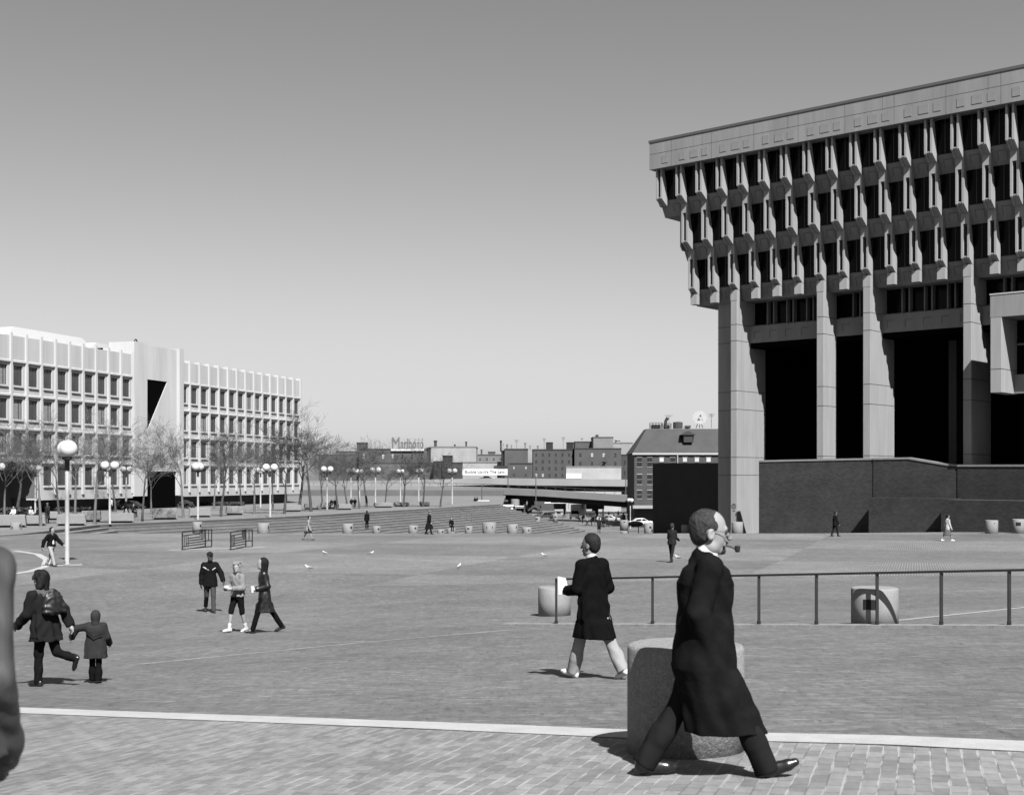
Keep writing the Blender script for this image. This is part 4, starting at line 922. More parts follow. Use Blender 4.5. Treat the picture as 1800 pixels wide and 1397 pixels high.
LMP = [(118, 776, 995, 117, 'nearest and tallest twin globe lamp, left foreground of the plaza'), (193, 814, 925, 10, 'twin globe lamp behind the tall near lamp, globes side by side'),
 (62, 817, 905, 70, 'twin globe lamp at the far left before the dark lobby'), (222, 822, 900, 30, 'twin globe lamp just left of the triangular opening'), (253, 827, 897, 40, 'faint twin globe lamp under the triangular opening'),
 (348, 815, 915, 75, 'twin globe lamp above the left black barrier'), (358, 828, 893, 15, 'small far twin globe lamp right behind the one above the barrier'), (458, 822, 893, 30, 'twin globe lamp left of the pair near the office corner'),
 (475, 818, 912, 20, 'wide armed twin globe lamp near the right corner of the offices'), (575, 820.5, 898, 10, 'twin globe lamp between the office corner and the highway'),
 (617, 825, 889, 20, 'small twin globe lamp hidden in branches left of the billboard'), (632, 829, 888, 30, 'smallest twin globe lamp beside the hidden one'), (660, 822, 893, 15, 'twin globe lamp directly below the billboard left end'),
 (704, 828, 886, 40, 'small twin globe lamp below the billboard'), (736, 823.5, 890, 20, 'twin globe lamp below the right end of the billboard'), (795, 824.5, 887.5, 10, 'rightmost twin globe lamp left of the banner'),
 (-4, 815, 915, 60, 'twin globe lamp cut by the left edge of the picture')]
for px, yt, yb, ang, lab in LMP:
    D = LH*F/(yb-yt); x = (px-CX)/F*D; z = (HY-yb)/F*D
    if px == 118: z = G(x, D)
    elif D > 100: z = -4.1 if abs(z+4.1) < .8 else z
    o = lamp0 if first else copy_tree(lamp0); first = False
    o.location = (x, D, z); o.rotation_euler = (0, 0, radians(ang)); o['label'] = lab
D = 240; x = (1108-CX)/F*D; o = copy_tree(lamp0); o.location = (x, D, -9.3); o['label'] = 'twin globe lamp beside the market block at the lower street'
# ------------------------------------------------------------------ benches on the upper plaza
M_bench = mat('bench_concrete', .18, .85, .12, 1, fine=6); M_bb = mat('bench_foot', .015, .9)
bn = [(20, 905, 927, 48, 'wide pale bench block at the left edge'), (57, 906, 924, 44, 'bench block under the seated people at the left'), (95, 899, 914, 24, 'small bench block behind the standing man in the long coat'),
 (125, 904, 924, 50, 'bench block behind the litter drum'), (160, 898, 917, 34, 'bench block left of the lamp pole with side by side globes'), (213, 902, 919, 44, 'bench block left of the first tree under the offices'),
 (290, 894, 913, 44, 'raised double bench block below the dark office entrance'), (352, 893, 909, 38, 'bench block behind the left lamp above the barrier'), (413, 890, 905, 30, 'bench block between the barriers and the offices'),
 (515, 887, 899, 30, 'bench block right of the office corner'), (549, 885, 895, 26, 'bench block under the seated couple in dark clothes'), (578, 883, 894, 26, 'bench block behind the lamp near the office corner'), (607, 886, 896, 24, 'bench block where the second couple sits'),
 (675, 883, 892, 32, 'low slanted bench block below the billboard'), (707, 883, 890, 26, 'low bench block right of the slanted one'), (748, 880, 888, 16, 'short bench block near the top of the steps')]
def bench_mesh():
    pass
bfirst = None
for px, yt, yb, wp, lab in bn:
    D = min(190, F*4.1/(yb-HY)); x = (px-CX)/F*D; hw = wp/F*D/2; h = (yb-yt)/F*D
    o = thing('bench', lab, 'bench', (x, D, -4.1), radians(16), 'concrete bench blocks on the upper plaza')
    m_ = MB(); m_.prism([(-hw, .16), (-hw*.93, h), (hw*.93, h), (hw, .16)], 0, 1.3, lambda u, v_, t: (u, t, v_)); bevel(fixn(m_.build('block', M_bench, o)), .03, 1)
    m_ = MB(); m_.box(-hw*.85, hw*.85, .15, 1.1, 0, .159); m_.build('foot', M_bb, o)
# handrail on the steps
o = thing('handrail', 'thin handrail stepping down the terrace steps', 'handrail'); pts = [(808, 896), (820, 898), (829, 902)]
m_ = MB(); m_.tube([at(x, y, 150) for x, y in pts], .04, 4); m_.build('rail', M_frm, o)
for x, y in pts: m_ = MB(); m_.tube([at(x, y, 150), at(x, y+15, 150)], .03, 4); m_.build('post', M_frm, o)
# hedges before the offices
M_leaf = mat('hedge_leaf', .03, .8, .4, 3)
def hedge(px0, px1, yt, yb, lab, rnd=False):
    D = F*4.1/(yb-HY); x0, x1 = (px0-CX)/F*D, (px1-CX)/F*D; h = (yb-yt)/F*D; R_ = random.Random(px0); m_ = MB()
    n_ = int(900*(x1-x0)/8)
    for q in range(n_):
        u = R_.uniform(-1, 1); v_ = R_.random(); z = h*R_.random()**.6; w_ = sqrt(max(0, 1-(z/h)**2)) if rnd else 1
        x, y = (x0+x1)/2+u*(x1-x0)/2*w_, D+R_.uniform(0, 2)*w_
        a = Vector((R_.gauss(0, 1), R_.gauss(0, 1), R_.gauss(0, 1))).normalized()*.2; b = a.orthogonal().normalized()*.14; c0 = Vector((x, y, -4.1+z)); m_.add([c0-a, c0+b, c0+a, c0-b], [(0, 1, 2, 3)])
    tag(m_.build('hedge', M_leaf), lab, 'hedge', 'clipped hedges before the offices')
hedge(0, 45, 893, 906, 'dark hedge at the far left behind the benches'); hedge(60, 150, 892, 900, 'low hedge behind the standing man'); hedge(184, 250, 879, 896, 'rounded dark hedge left of the office entrance', True)
hedge(310, 338, 880, 894, 'rounded dark hedge right of the office entrance', True); hedge(342, 425, 883, 889, 'low long hedge below the right office wing')
# ------------------------------------------------------------------ bare trees
M_bark = mat('bark', .055, .9, .25, 3); M_bark2 = mat('bark_pale', .11, .9, .25, 3)
def tree_proto(seed, H, m, last=2):
    R_ = random.Random(seed); tr = MB(); tw = MB()
    def branch(p, d, L, r, lev, mb):
        n_ = 4 if lev < 2 else 3; pts = [p]; rr = [r]; dd = d.copy()
        for i in range(n_):
            dd = (dd+Vector((R_.gauss(0, .16 if lev else .035), R_.gauss(0, .16 if lev else .035), R_.gauss(.05, .1)))).normalized(); p = p+dd*L/n_; pts.append(p); rr.append(max(.0045, r*(1-.62*(i+1)/n_)))
        (tr if lev < 3 else tw).tube(pts, rr, 7 if lev == 0 else (5 if lev < 3 else 3), cap=False)
        if lev >= 5: return
        kids = (6, 5, 4, 4, last)[lev]
        for k in range(kids):
            t = R_.uniform(.3, 1) if lev else R_.uniform(.62, 1); i = min(n_-1, int(t*n_)); f = t*n_-i; q = pts[i].lerp(pts[i+1], f)
            ang = R_.uniform(.45, .95) if lev else R_.uniform(.35, .75); ax = dd.orthogonal().normalized(); ax.rotate(Matrix.Rotation(R_.uniform(0, 2*pi), 3, dd)); nd = dd.copy(); nd.rotate(Matrix.Rotation(ang, 3, ax)); nd.z = nd.z*.8+.16; nd.normalize()
            branch(q, nd, L*R_.uniform(.5, .74), max(.005, rr[i+1]*R_.uniform(.48, .66)), lev+1, mb)
    branch(Vector((0, 0, -.1)), Vector((0, 0, 1)), H*.44, H*.0125, 0, tr)
    o = thing('bare_tree', 'x', 'tree', group='bare trees on the upper plaza')
    tr.build('trunk', m, o, True); tw.build('crown', m, o)
    return o
TP = [tree_proto(11, 7.5, M_bark2), tree_proto(5, 7.5, M_bark, 3), tree_proto(23, 7.5, M_bark, 3), tree_proto(31, 7.5, M_bark2)]
TR = [(72, 748, 925, 'large bare tree left of the nearest lamp'), (30, 770, 905, 'low spreading bare tree before the dark lobby'), (105, 760, 922, 'thin bare tree directly behind the nearest lamp'), (132, 765, 903, 'dark stemmed bare tree right of the nearest lamp'),
 (166, 745, 921, 'bare tree left of the side by side globes'), (203, 780, 899, 'dark bare tree left of the triangular opening'), (250, 768, 916, 'tall bare tree below the triangular opening'), (266, 800, 904, 'low spreading dark bare tree in front of the entrance'),
 (322, 760, 910, 'bare tree right of the office entrance'), (388, 765, 908, 'bare tree midway along the right office wing'), (424, 775, 898, 'slim bare tree behind the right office wing lamps'), (447, 780, 903, 'bare tree right of the slim one by the office lamps'), (376, 790, 894, 'small bare tree behind the right wing'),
 (500, 762, 903, 'bare tree at the right corner of the offices'), (526, 760, 898, 'bare tree just beyond the office corner'), (547, 740, 899, 'tallest bare tree right of the offices, top against the sky'), (593, 795, 896, 'bare tree between two lamps left of the billboard'),
 (632, 800, 894, 'dark bare tree left of the lamp below the billboard'), (645, 785, 891, 'bare tree behind the lamp below the billboard'), (677, 805, 886, 'low bare tree below the left part of the billboard'), (710, 800, 890, 'dark bare tree below the right part of the billboard'),
 (743, 795, 888, 'bare tree right of the lamp below the billboard'), (774, 805, 886, 'forked bare tree left of the rightmost lamp'), (8, 780, 912, 'bare tree at the left edge of the picture'), (480, 790, 897, 'small bare tree behind the wide armed lamp'), (568, 790, 893, 'small bare tree right of the tallest one'), (610, 810, 890, 'small low bare tree amid the lamps left of the billboard')]
usd = set()
for i, (px, yt, yb, lab) in enumerate(TR):
    k = (i % 4) if px < 490 else 1+i % 2; D = min(186, F*4.1/(yb-HY)); h = (yb-yt)/F*D
    o = TP[k] if k not in usd else copy_tree(TP[k]); usd.add(k)
    mz = max(v.co.z for v in TP[k].children[1].data.vertices); s_ = h/mz; sx_ = s_*(1.1 if px < 490 else 1.3) if px != 30 else s_*1.5
    o.location = ((px-CX)/F*D, D, -4.1); o.scale = (sx_, sx_, s_); o.rotation_euler = (0, 0, i*2.4); o['label'] = lab
# ------------------------------------------------------------------ gulls
M_gull = mat('gull_white', .5, .8); M_gw = mat('gull_wing', .2, .8)
def gull(px, py, lab, rz=0, s=1.0):
    x, D, z = gpx(px, py); o = thing('gull', lab, 'gull', (x, D, z), rz, 'gulls standing on the paving')
    m_ = MB(); m_.tube([(-.26, 0, .17), (-.16, 0, .2), (0, 0, .22), (.12, 0, .26), (.17, 0, .32), (.19, 0, .37), (.22, 0, .38), (.27, 0, .37)], [.012, .05, .085, .075, .045, .045, .035, .006], 10); m_.build('body', M_gull, o, True)
    for sy in (-1, 1): m_ = MB(); m_.tube([(.08, sy*.07, .26), (-.05, sy*.085, .24), (-.3, sy*.03, .19)], [.03, .045, .006], 6); m_.build('wing', M_gw, o, True)
    m_ = MB()
    for sy in (-.03, .03): m_.tube([(0, sy, .17), (.01, sy, .08), (0, sy, 0), (.05, sy, .005)], .008, 4)
    m_.build('legs', mat('gull_leg', .2, .7), o); o.scale = (s*.66, s*.66, s*.66)
gull(571, 976, 'gull standing left of the centre of the open plaza', 2.6, .9); gull(652, 976.5, 'gull farthest out in the centre of the open plaza', 0, .9); gull(543, 1004, 'gull just right of the woman in the black coat', 3.5, 1.05)
gull(807, 1000, 'gull alone to the right of the plaza centre', 1.2, .9); gull(957, 981, 'gull turned left above the railing end', pi, 1.0); gull(1192, 985, 'gull beside the walker in dark clothes', pi, 1.0)
# ------------------------------------------------------------------ people: distance fields turned into meshes
class Field:
    def __init__(s, lo, hi, h):
        s.h = h; s.lo = np.array(lo, float); n = np.ceil((np.array(hi)-s.lo)/h).astype(int)+1; s.n = n
        s.D = np.full(n, 1.0, np.float32)
    def sub(s, lo, hi):
        a = np.clip(np.floor((np.array(lo)-s.lo)/s.h).astype(int), 0, s.n-1); b = np.clip(np.ceil((np.array(hi)-s.lo)/s.h).astype(int)+1, 1, s.n)
        b = np.maximum(b, a+1)
        ax = [s.lo[i]+np.arange(a[i], b[i])*s.h for i in range(3)]
        X, Y, Z = np.meshgrid(*ax, indexing='ij', sparse=True)
        return (slice(a[0], b[0]), slice(a[1], b[1]), slice(a[2], b[2])), X, Y, Z
    def put(s, sl, d, k=.02, neg=False):
        A = s.D[sl]; d = d.astype(np.float32)
        if neg:
            d = -d; h = np.clip(.5-.5*(A-d)/k, 0, 1) if k else (A < d); s.D[sl] = (A*(1-h)+d*h)+k*h*(1-h) if k else np.maximum(A, d)
        else:
            if k: h = np.clip(.5+.5*(A-d)/k, 0, 1); s.D[sl] = A*(1-h)+d*h-k*h*(1-h)
            else: s.D[sl] = np.minimum(A, d)
    def cone(s, a, b, ra, rb, k=.02, neg=False, sq=None):
        a = np.array(a, float); b = np.array(b, float); R = max(ra, rb)+k+2*s.h
        sl, X, Y, Z = s.sub(np.minimum(a, b)-R, np.maximum(a, b)+R); ab = b-a; L = max(ab@ab, 1e-9)
        t = np.clip(((X-a[0])*ab[0]+(Y-a[1])*ab[1]+(Z-a[2])*ab[2])/L, 0, 1)
        d = np.sqrt((X-a[0]-t*ab[0])**2+(Y-a[1]-t*ab[1])**2+(Z-a[2]-t*ab[2])**2)-(ra+(rb-ra)*t); s.put(sl, d, k, neg)
    def ell(s, c, r, k=.02, neg=False, R=None, clip=None):
        c = np.array(c, float); r = np.array(r, float); m = r.max()+k+2*s.h
        sl, X, Y, Z = s.sub(c-m, c+m); x, y, z = X-c[0], Y-c[1], Z-c[2]
        if R is not None: x, y, z = (R[0, 0]*x+R[1, 0]*y+R[2, 0]*z, R[0, 1]*x+R[1, 1]*y+R[2, 1]*z, R[0, 2]*x+R[1, 2]*y+R[2, 2]*z)
        k0 = np.sqrt((x/r[0])**2+(y/r[1])**2+(z/r[2])**2); k1 = np.sqrt((x/r[0]**2)**2+(y/r[1]**2)**2+(z/r[2]**2)**2)+1e-6
        d = k0*(k0-1)/k1
        if clip is not None:
            for (nx_, ny_, nz_, o_) in clip: d = np.maximum(d, nx_*x+ny_*y+nz_*z-o_)
        s.put(sl, d, k, neg)
    def loft(s, zs, cx, cy, rx, ry, k=.02, fold=0, nf=9, ph=0, fz=None):
        zs = np.array(zs, float); o = np.argsort(zs); g = lambda v: np.interp(zz, zs[o], np.array(v, float)[o])
        mx = max(max(rx), max(ry))+fold+k+2*s.h
        sl, X, Y, Z = s.sub((min(cx)-mx, min(cy)-mx, zs.min()-2*s.h), (max(cx)+mx, max(cy)+mx, zs.max()+2*s.h)); zz = Z.ravel()
        sh = (1, 1, -1); C0, C1, A, B = [g(v).reshape(sh) for v in (cx, cy, rx, ry)]
        x, y = X-C0, Y-C1; q = ((np.abs(x)/A)**2.3+(np.abs(y)/B)**2.3)**(1/2.3)
        d = (q-1)*np.minimum(A, B)*1.0
        if fold:
            th = np.arctan2(y/B, x/A); zt = (zs.max()-Z)/(zs.max()-zs.min()); ramp = np.clip((zt-.25)/.75, 0, 1)
            d = d+fold*ramp*(np.sin(th*nf+ph+2.5*zt)+.5*np.sin(th*(nf*2-3)+1.7*ph-4*zt))*.7
        d = np.maximum(d, np.maximum(Z-zs.max(), zs.min()-Z)); s.put(sl, d, k)
    def trim(s, c, n_, r):
        c = np.array(c, float); n_ = np.array(n_, float); sl, X, Y, Z = s.sub(c-r, c+r); s.D[sl] = np.maximum(s.D[sl], (n_[0]*(X-c[0])+n_[1]*(Y-c[1])+n_[2]*(Z-c[2]))).astype(np.float32)
    def cut(s, n_, o_):
        X, Y, Z = np.meshgrid(*[s.lo[i]+np.arange(s.n[i])*s.h for i in range(3)], indexing='ij', sparse=True); s.D = np.maximum(s.D, (n_[0]*X+n_[1]*Y+n_[2]*Z-o_)).astype(np.float32)
    def noise(s, amp, sc, ph=0):
        X, Y, Z = np.meshgrid(*[s.lo[i]+np.arange(s.n[i])*s.h for i in range(3)], indexing='ij', sparse=True)
        s.D = s.D+(amp*(np.sin(X*sc+2.1*np.sin(Z*sc*.6+ph))*np.sin(Y*sc*.9+1.3*np.sin(X*sc*.7+ph))*1.0+amp*0+ .5*amp*np.sin(Z*sc*1.3+Y*sc*.8+ph)/amp*1.0)).astype(np.float32) if amp else s.D
    def mesh(s, name, m, parent):
        D = np.pad(s.D, 1, constant_values=1.0); lo = s.lo-s.h; S = D < 0
        c = np.zeros(np.array(S.shape)-1, np.int8); co = [(i, j, k) for i in (0, 1) for j in (0, 1) for k in (0, 1)]; n = c.shape
        for o in co: c += S[o[0]:o[0]+n[0], o[1]:o[1]+n[1], o[2]:o[2]+n[2]]
        I = np.argwhere((c > 0) & (c < 8))
        if len(I) == 0: return None
        idx = np.full(n, -1, np.int64); idx[I[:, 0], I[:, 1], I[:, 2]] = np.arange(len(I))
        acc = np.zeros((len(I), 3)); cnt = np.zeros(len(I)); v = {o: D[I[:, 0]+o[0], I[:, 1]+o[1], I[:, 2]+o[2]] for o in co}
        for o in co:
            for a in range(3):
                if o[a]: continue
                p = list(o); p[a] = 1; p = tuple(p); d0, d1 = v[o], v[p]; x = (d0 < 0) != (d1 < 0); t = np.where(x, d0/np.where(x, d0-d1, 1), 0)
                pt = np.tile(np.array(o, float), (len(I), 1)); pt[:, a] += t; acc += pt*x[:, None]; cnt += x
        P = (I+acc/cnt[:, None])*s.h+lo; faces = []
        for a in range(3):
            b, e = (a+1) % 3, (a+2) % 3; sl0 = [slice(None)]*3; sl1 = [slice(None)]*3; sl0[a] = slice(0, -1); sl1[a] = slice(1, None)
            x = S[tuple(sl0)] != S[tuple(sl1)]; q = np.argwhere(x); q = q[(q[:, b] > 0) & (q[:, e] > 0) & (q[:, b] < S.shape[b]-1) & (q[:, e] < S.shape[e]-1)]
            def ci(db, de): r = q.copy(); r[:, b] += db; r[:, e] += de; return idx[r[:, 0], r[:, 1], r[:, 2]]
            Q = np.stack([ci(-1, -1), ci(0, -1), ci(0, 0), ci(-1, 0)], 1); ins = S[q[:, 0], q[:, 1], q[:, 2]]; Q[~ins] = Q[~ins][:, ::-1]; faces.append(Q)
        Fq = np.concatenate(faces); me = bpy.data.meshes.new(name); me.vertices.add(len(P)); me.vertices.foreach_set('co', P.astype(np.float32).ravel())
        me.loops.add(Fq.size); me.loops.foreach_set('vertex_index', Fq.astype(np.int32).ravel()); me.polygons.add(len(Fq))
        me.polygons.foreach_set('loop_start', np.arange(0, Fq.size, 4, dtype=np.int32)); me.polygons.foreach_set('use_smooth', np.ones(len(Fq), bool)); me.update(calc_edges=True); me.validate()
        me.materials.append(m); o = bpy.data.objects.new(name, me); COL.objects.link(o)
        if parent is not None: o.parent = parent
        return o
def cloth(v, shiny=False, var=.12):
    v = v*.6 if v > .1 else v*.55
    k = 'cloth_%03d%s' % (int(v*1000), '_sheen' if shiny else '')
    return mat(k, v, .38 if shiny else 1, var, 6, spec=.45 if shiny else .02, fine=0)
def skin(v): return mat('skin_%03d' % int(v*1000), v*.62, .55, .06, 8, spec=.3)
def hairm(v): return mat('hair_%03d' % int(v*1000), v*.6, .75, .6, 45, spec=.1)
V3 = lambda *a: np.array(a, float)
def person(label, px, D, face, h=1.75, z=None, res=None, lean=2, legs=((22, 4), (-18, 12)), feet=(None, None), arms=((-20, 6, 20), (20, 6, 20)), head=(0, 0), outfit=None, skinv=.33, hair=('short', .03), xy=None, child=False, group=None, folds=1.0, extra=None, fat=1.0, sit=0.0, fing=True, root_name='person', elbow_in=(0, 0)):
    """face: direction walked, degrees from +X; legs: (hip, knee) right, left; arms: (swing, outward, elbow) right, left"""
    of = dict(top=.02, hem=.50, flare=1.0, topshine=False, bot=.03, bottype='trousers', shoe=.02, sleeve=1.0, hemy=0, spread=1.0, collar=None, coat_k=.03, hemx=1.0)
    of.update(outfit or {}); X0, Y0 = xy or ((px-CX)/F*D, D); zz = G(X0, Y0) if z is None else z
    vpx = F/Y0*.569; res = res or max(.007, min(.03, .62/vpx*1.3))
    o = thing(root_name, label, 'person', (X0, Y0, zz), radians(face-90), group)
    hs = h; hipz = .53*h; R = lambda a: radians(a); thl, shl = .245*h, .238*h
    J = {}; pel = V3(0, 0, hipz); td = V3(0, sin(R(lean)), cos(R(lean)))
    fz = []
    for s_, (a, k_), ft in ((1, legs[0], feet[0]), (-1, legs[1], feet[1])):
        hp = pel+V3(s_*.048*h, 0, 0); kn = hp+thl*V3(s_*.004, sin(R(a)), -cos(R(a))); an = kn+shl*V3(0, sin(R(a-k_)), -cos(R(a-k_)))
        pitch = ft if ft is not None else 0
        fd = V3(s_*.12, cos(R(pitch)), sin(R(pitch))); heel = an-fd*.028*h+V3(0, 0, -.028*h) if True else an; dn = V3(0, sin(R(pitch)), -cos(R(pitch)))
        heel = an+dn*.026*h-fd*.022*h; ball = an+dn*.028*h+fd*.075*h; toe = ball+fd*.028*h
        J[s_] = (hp, kn, an, heel, ball, toe, fd, dn); fz += [heel[2]-.017*h, toe[2]-.013*h]
    dzf = -min(fz) if not sit else -min(fz)
    if sit: dzf = sit-(hipz-.075*h)
    sh = V3(0, 0, dzf)
    for s_ in (1, -1): J[s_] = tuple(x+sh if i < 6 else x for i, x in enumerate(J[s_]))
    pel = pel+sh; nb = pel+td*.30*h; chest = pel+td*.20*h; shp = .092*h*(1.0 if not child else .85)*fat
    hc = pel+td*.325*h+V3(0, .012*h, .082*h)+V3(*of.get('headshift', (0, 0, 0)))
    hk = h/1.78*of.get('headscale', 1.12) if not child else .155/.132*h/1.78*1.0
    if child: hc = hc+V3(0, 0, .0)
    AR = {}
    for i, s_ in enumerate((1, -1)):
        sw, ab, el = arms[i]; S0 = pel+td*.270*h+V3(s_*shp, 0, 0)
        ud = V3(s_*sin(R(ab)), sin(R(sw))*cos(R(ab)), -cos(R(sw))*cos(R(ab))); E0 = S0+ud*.165*h; inn = elbow_in[i]
        fdv = V3(s_*sin(R(ab*.4-inn)), sin(R(sw+el))*cos(R(inn)), -cos(R(sw+el))*cos(R(inn))); fdv /= np.linalg.norm(fdv); W0 = E0+fdv*.145*h; AR[s_] = (S0, E0, W0, fdv, ud)
    pts = [hc+V3(0, 0, .16), hc-V3(.14, .14, 0), hc+V3(.14, .16, 0)]
    for s_ in (1, -1): pts += list(J[s_][:6])+[AR[s_][1], AR[s_][2]+AR[s_][3]*.12*h, AR[s_][0]]
    P_ = np.array(pts); lo = P_.min(0)-.1; hi = P_.max(0)+.1
    # ---------------- body (one surface)
    f = Field(lo, hi, res); g = f
    zt = [pel[2]-.035*h, pel[2]+.03*h, pel[2]+.10*h, pel[2]+.19*h, pel[2]+.26*h, pel[2]+.295*h]
    cy = [float(pel[1]+td[1]*(z_-pel[2])) for z_ in zt]
    f.loft(zt, [0]*6, cy, [x*h*fat for x in (.085, .088, .078, .090, .088, .045)], [x*h*fat for x in (.058, .062, .055, .064, .052, .035)], k=.02)
    f.cone(nb-V3(0, 0, .03*h), hc-V3(0, .01, .045*h), .036*h, .032*h, k=.02)
    yaw, pit = R(head[0]), R(head[1])
    RM = np.array(Matrix.Rotation(yaw, 3, 'Z')@Matrix.Rotation(pit, 3, 'X')); hp_ = lambda x, y, z: hc+RM@(V3(x, y, z)*hk)
    f.ell(hp_(0, -.012, .028), V3(.076, .098, .090)*hk, k=.02, R=RM); f.ell(hp_(0, .03, -.035), V3(.060, .062, .082)*hk, k=.03*hk, R=RM)
    f.cone(hp_(0, .075, -.098), hp_(0, .05, -.09), .024*hk, .03*hk, k=.02*hk)
    f.cone(hp_(.03, .015, -.085), hp_(-.03, .015, -.085), .035*hk, .035*hk, k=.02*hk)
    if res < .02:
        f.cone(hp_(0, .092, .008), hp_(0, .116, -.026), .009*hk, .0135*hk, k=.012*hk); f.cone(hp_(-.03, .082, .022), hp_(.03, .082, .022), .012*hk, .012*hk, k=.014*hk)
        for s_ in (1, -1):
            f.ell(hp_(s_*.031, .095, .003), V3(.017, .014, .011)*hk, k=.008*hk, neg=True, R=RM)
            f.ell(hp_(s_*.077, -.005, -.018), V3(.011, .021, .033)*hk, k=.006*hk, R=RM)
            if res < .01: f.ell(hp_(s_*.088, .0, -.014), V3(.007, .011, .019)*hk, k=.005*hk, neg=True, R=RM)
        f.cone(hp_(-.02, .095, -.058), hp_(.02, .095, -.058), .008*hk, .008*hk, k=.006*hk); f.cone(hp_(-.02, .104, -.0655), hp_(.02, .104, -.0655), .003*hk, .003*hk, k=.004*hk, neg=True); f.cone(hp_(-.016, .09, -.074), hp_(.016, .09, -.074), .008*hk, .008*hk, k=.006*hk)
    for s_ in (1, -1):
        hpj, kn, an, heel, ball, toe, fd, dn = J[s_]
        f.cone(hpj, kn, .048*h, .031*h, k=.025); f.cone(kn, an, .031*h, .020*h, k=.015); f.cone(kn+(an-kn)*.15+V3(0, -.008*h, 0), kn+(an-kn)*.5+V3(0, -.006*h, 0), .028*h, .024*h, k=.02); f.cone(an, ball, .018*h, .013*h, k=.01)
        S0, E0, W0, fdv, ud = AR[s_]
        f.cone(S0, E0, .030*h, .023*h, k=.02); f.cone(E0, W0, .023*h, .015*h, k=.01)
        # hand: palm, four fingers, thumb
        side = V3(-s_, 0, 0); side = side-fdv*(side@fdv); side /= max(1e-6, np.linalg.norm(side)); frw = np.cross(fdv, side)*s_; pc = W0+fdv*.045*h
        f.cone(W0, pc, .016*h, .020*h, k=.01)
        if fing:
            for q in range(4):
                b0 = W0+fdv*.052*h+frw*(q-1.5)*.0105*h*-1; ln = (.040, .046, .043, .034)[q]*h; m1_ = b0+fdv*ln*.55+side*.006*h; m2_ = m1_+fdv*ln*.35+side*ln*.45
                rr = max(.0052*h, res*.75); f.cone(b0-fdv*.03*h, m1_, rr*1.15, rr, k=.003); f.cone(m1_, m2_, rr, rr*.8, k=.002)
            rr = max(.006*h, res*.75); t0 = W0+fdv*.02*h+frw*.018*h; f.cone(t0, t0+fdv*.028*h+frw*.018*h, rr*1.1, rr, k=.004); f.cone(t0+fdv*.028*h+frw*.018*h, t0+fdv*.048*h+frw*.018*h+side*.008*h, rr, rr*.8, k=.002)
    f.mesh('body', skin(skinv), o)
    # ---------------- trousers / skirt / shorts
    bt = of['bottype']
    if bt in ('trousers', 'shorts', 'leggings'):
        f = Field((lo[0], lo[1], lo[2]), (hi[0], hi[1], pel[2]+.12*h), res); ex = {'trousers': 1, 'shorts': .8, 'leggings': .35}[bt]
        f.loft([pel[2]-.05*h, pel[2]+.02*h, pel[2]+.08*h], [0]*3, [pel[1]]*3, [.092*h*fat, .094*h*fat, .085*h*fat], [.068*h, .07*h, .062*h], k=.02)
        for s_ in (1, -1):
            hpj, kn, an = J[s_][:3]; end = .62 if bt == 'shorts' else 1
            f.cone(hpj, kn, (.05+.006*ex)*h, (.034+.006*ex)*h, k=.02)
            if bt == 'shorts': f.cone(kn-(kn-hpj)*.3, kn+(an-kn)*.06, .037*h, .035*h, k=.01); continue
            cf = an+(an-kn)*.05
            f.cone(kn, kn+(cf-kn)*.6, (.033+.005*ex)*h, (.026+.008*ex)*h*of.get('cuff', 1), k=.02); f.cone(kn+(cf-kn)*.5, cf, (.026+.008*ex)*h*of.get('cuff', 1), (.022+.012*ex)*h*of.get('cuff', 1), k=.02)
        if bt != 'shorts':
            for s_ in (1, -1): kn, an = J[s_][1:3]; u_ = (an-kn)/np.linalg.norm(an-kn); f.trim(an+u_*.022*h, u_, .055*h*of.get('cuff', 1))
        f2 = f; X, Y, Z = np.meshgrid(*[f.lo[i]+np.arange(f.n[i])*f.h for i in range(3)], indexing='ij', sparse=True)
        f.D = f.D+(.0022*folds*h/1.75*(np.sin(Z*31+3*np.sin(X*30)+9*Y)+np.sin(X*60+Y*35+Z*8))).astype(np.float32)
        f.mesh(bt, cloth(of['bot']), o)
    if bt == 'skirt':
        f = Field(lo, (hi[0], hi[1], pel[2]+.12*h), res); ym = (J[1][1][1]+J[-1][1][1])/2; sp = abs(J[1][1][1]-J[-1][1][1])/2; hz = of.get('skirtz', .27)*h
        f.loft([hz, pel[2]-.05*h, pel[2]+.1*h], [0]*3, [ym, pel[1]+.3*ym, pel[1]], [.12*h, .1*h, .085*h], [.09*h+sp*.8, .075*h+sp*.2, .06*h], k=.01, fold=.008, nf=7); f.mesh('skirt', cloth(of['bot']), o)
    # ---------------- shoes
    for s_ in (1, -1):
        hpj, kn, an, heel, ball, toe, fd, dn = J[s_]; q6 = np.array([heel, ball, toe, an]); f = Field(q6.min(0)-.07, q6.max(0)+.07, min(res, .012)); f.cone(heel, ball, .021*h, .020*h, k=.012); f.cone(ball, toe, .021*h, .014*h, k=.01); f.cone(heel+V3(0, 0, .0)-dn*.02*h, ball-dn*.004*h, .020*h, .017*h, k=.01); f.cone(heel, an+(an-kn)*-.02, .02*h, .022*h, k=.012)
        f.cone(heel+dn*.012*h-fd*.006*h, heel+dn*.012*h+fd*.012*h, .014*h, .014*h, k=.003)
        f.mesh('shoe', mat('leather_%03d' % int(of['shoe']*1000), of['shoe']*.65, .3 if of['shoe'] < .1 else .7, .1, 9, spec=.5 if of['shoe'] < .1 else .2), o)
    if bt in ('shorts', 'skirt') and of.get('sock') is not None:
        f = Field((lo[0], lo[1], lo[2]-.02), (hi[0], hi[1], lo[2]+.62*h), min(res, .012))
        for s_ in (1, -1): kn, an = J[s_][1:3]; f.cone(an, an+(kn-an)*.25, .025*h, .028*h, k=.01)
        f.mesh('socks', cloth(of['sock']), o)
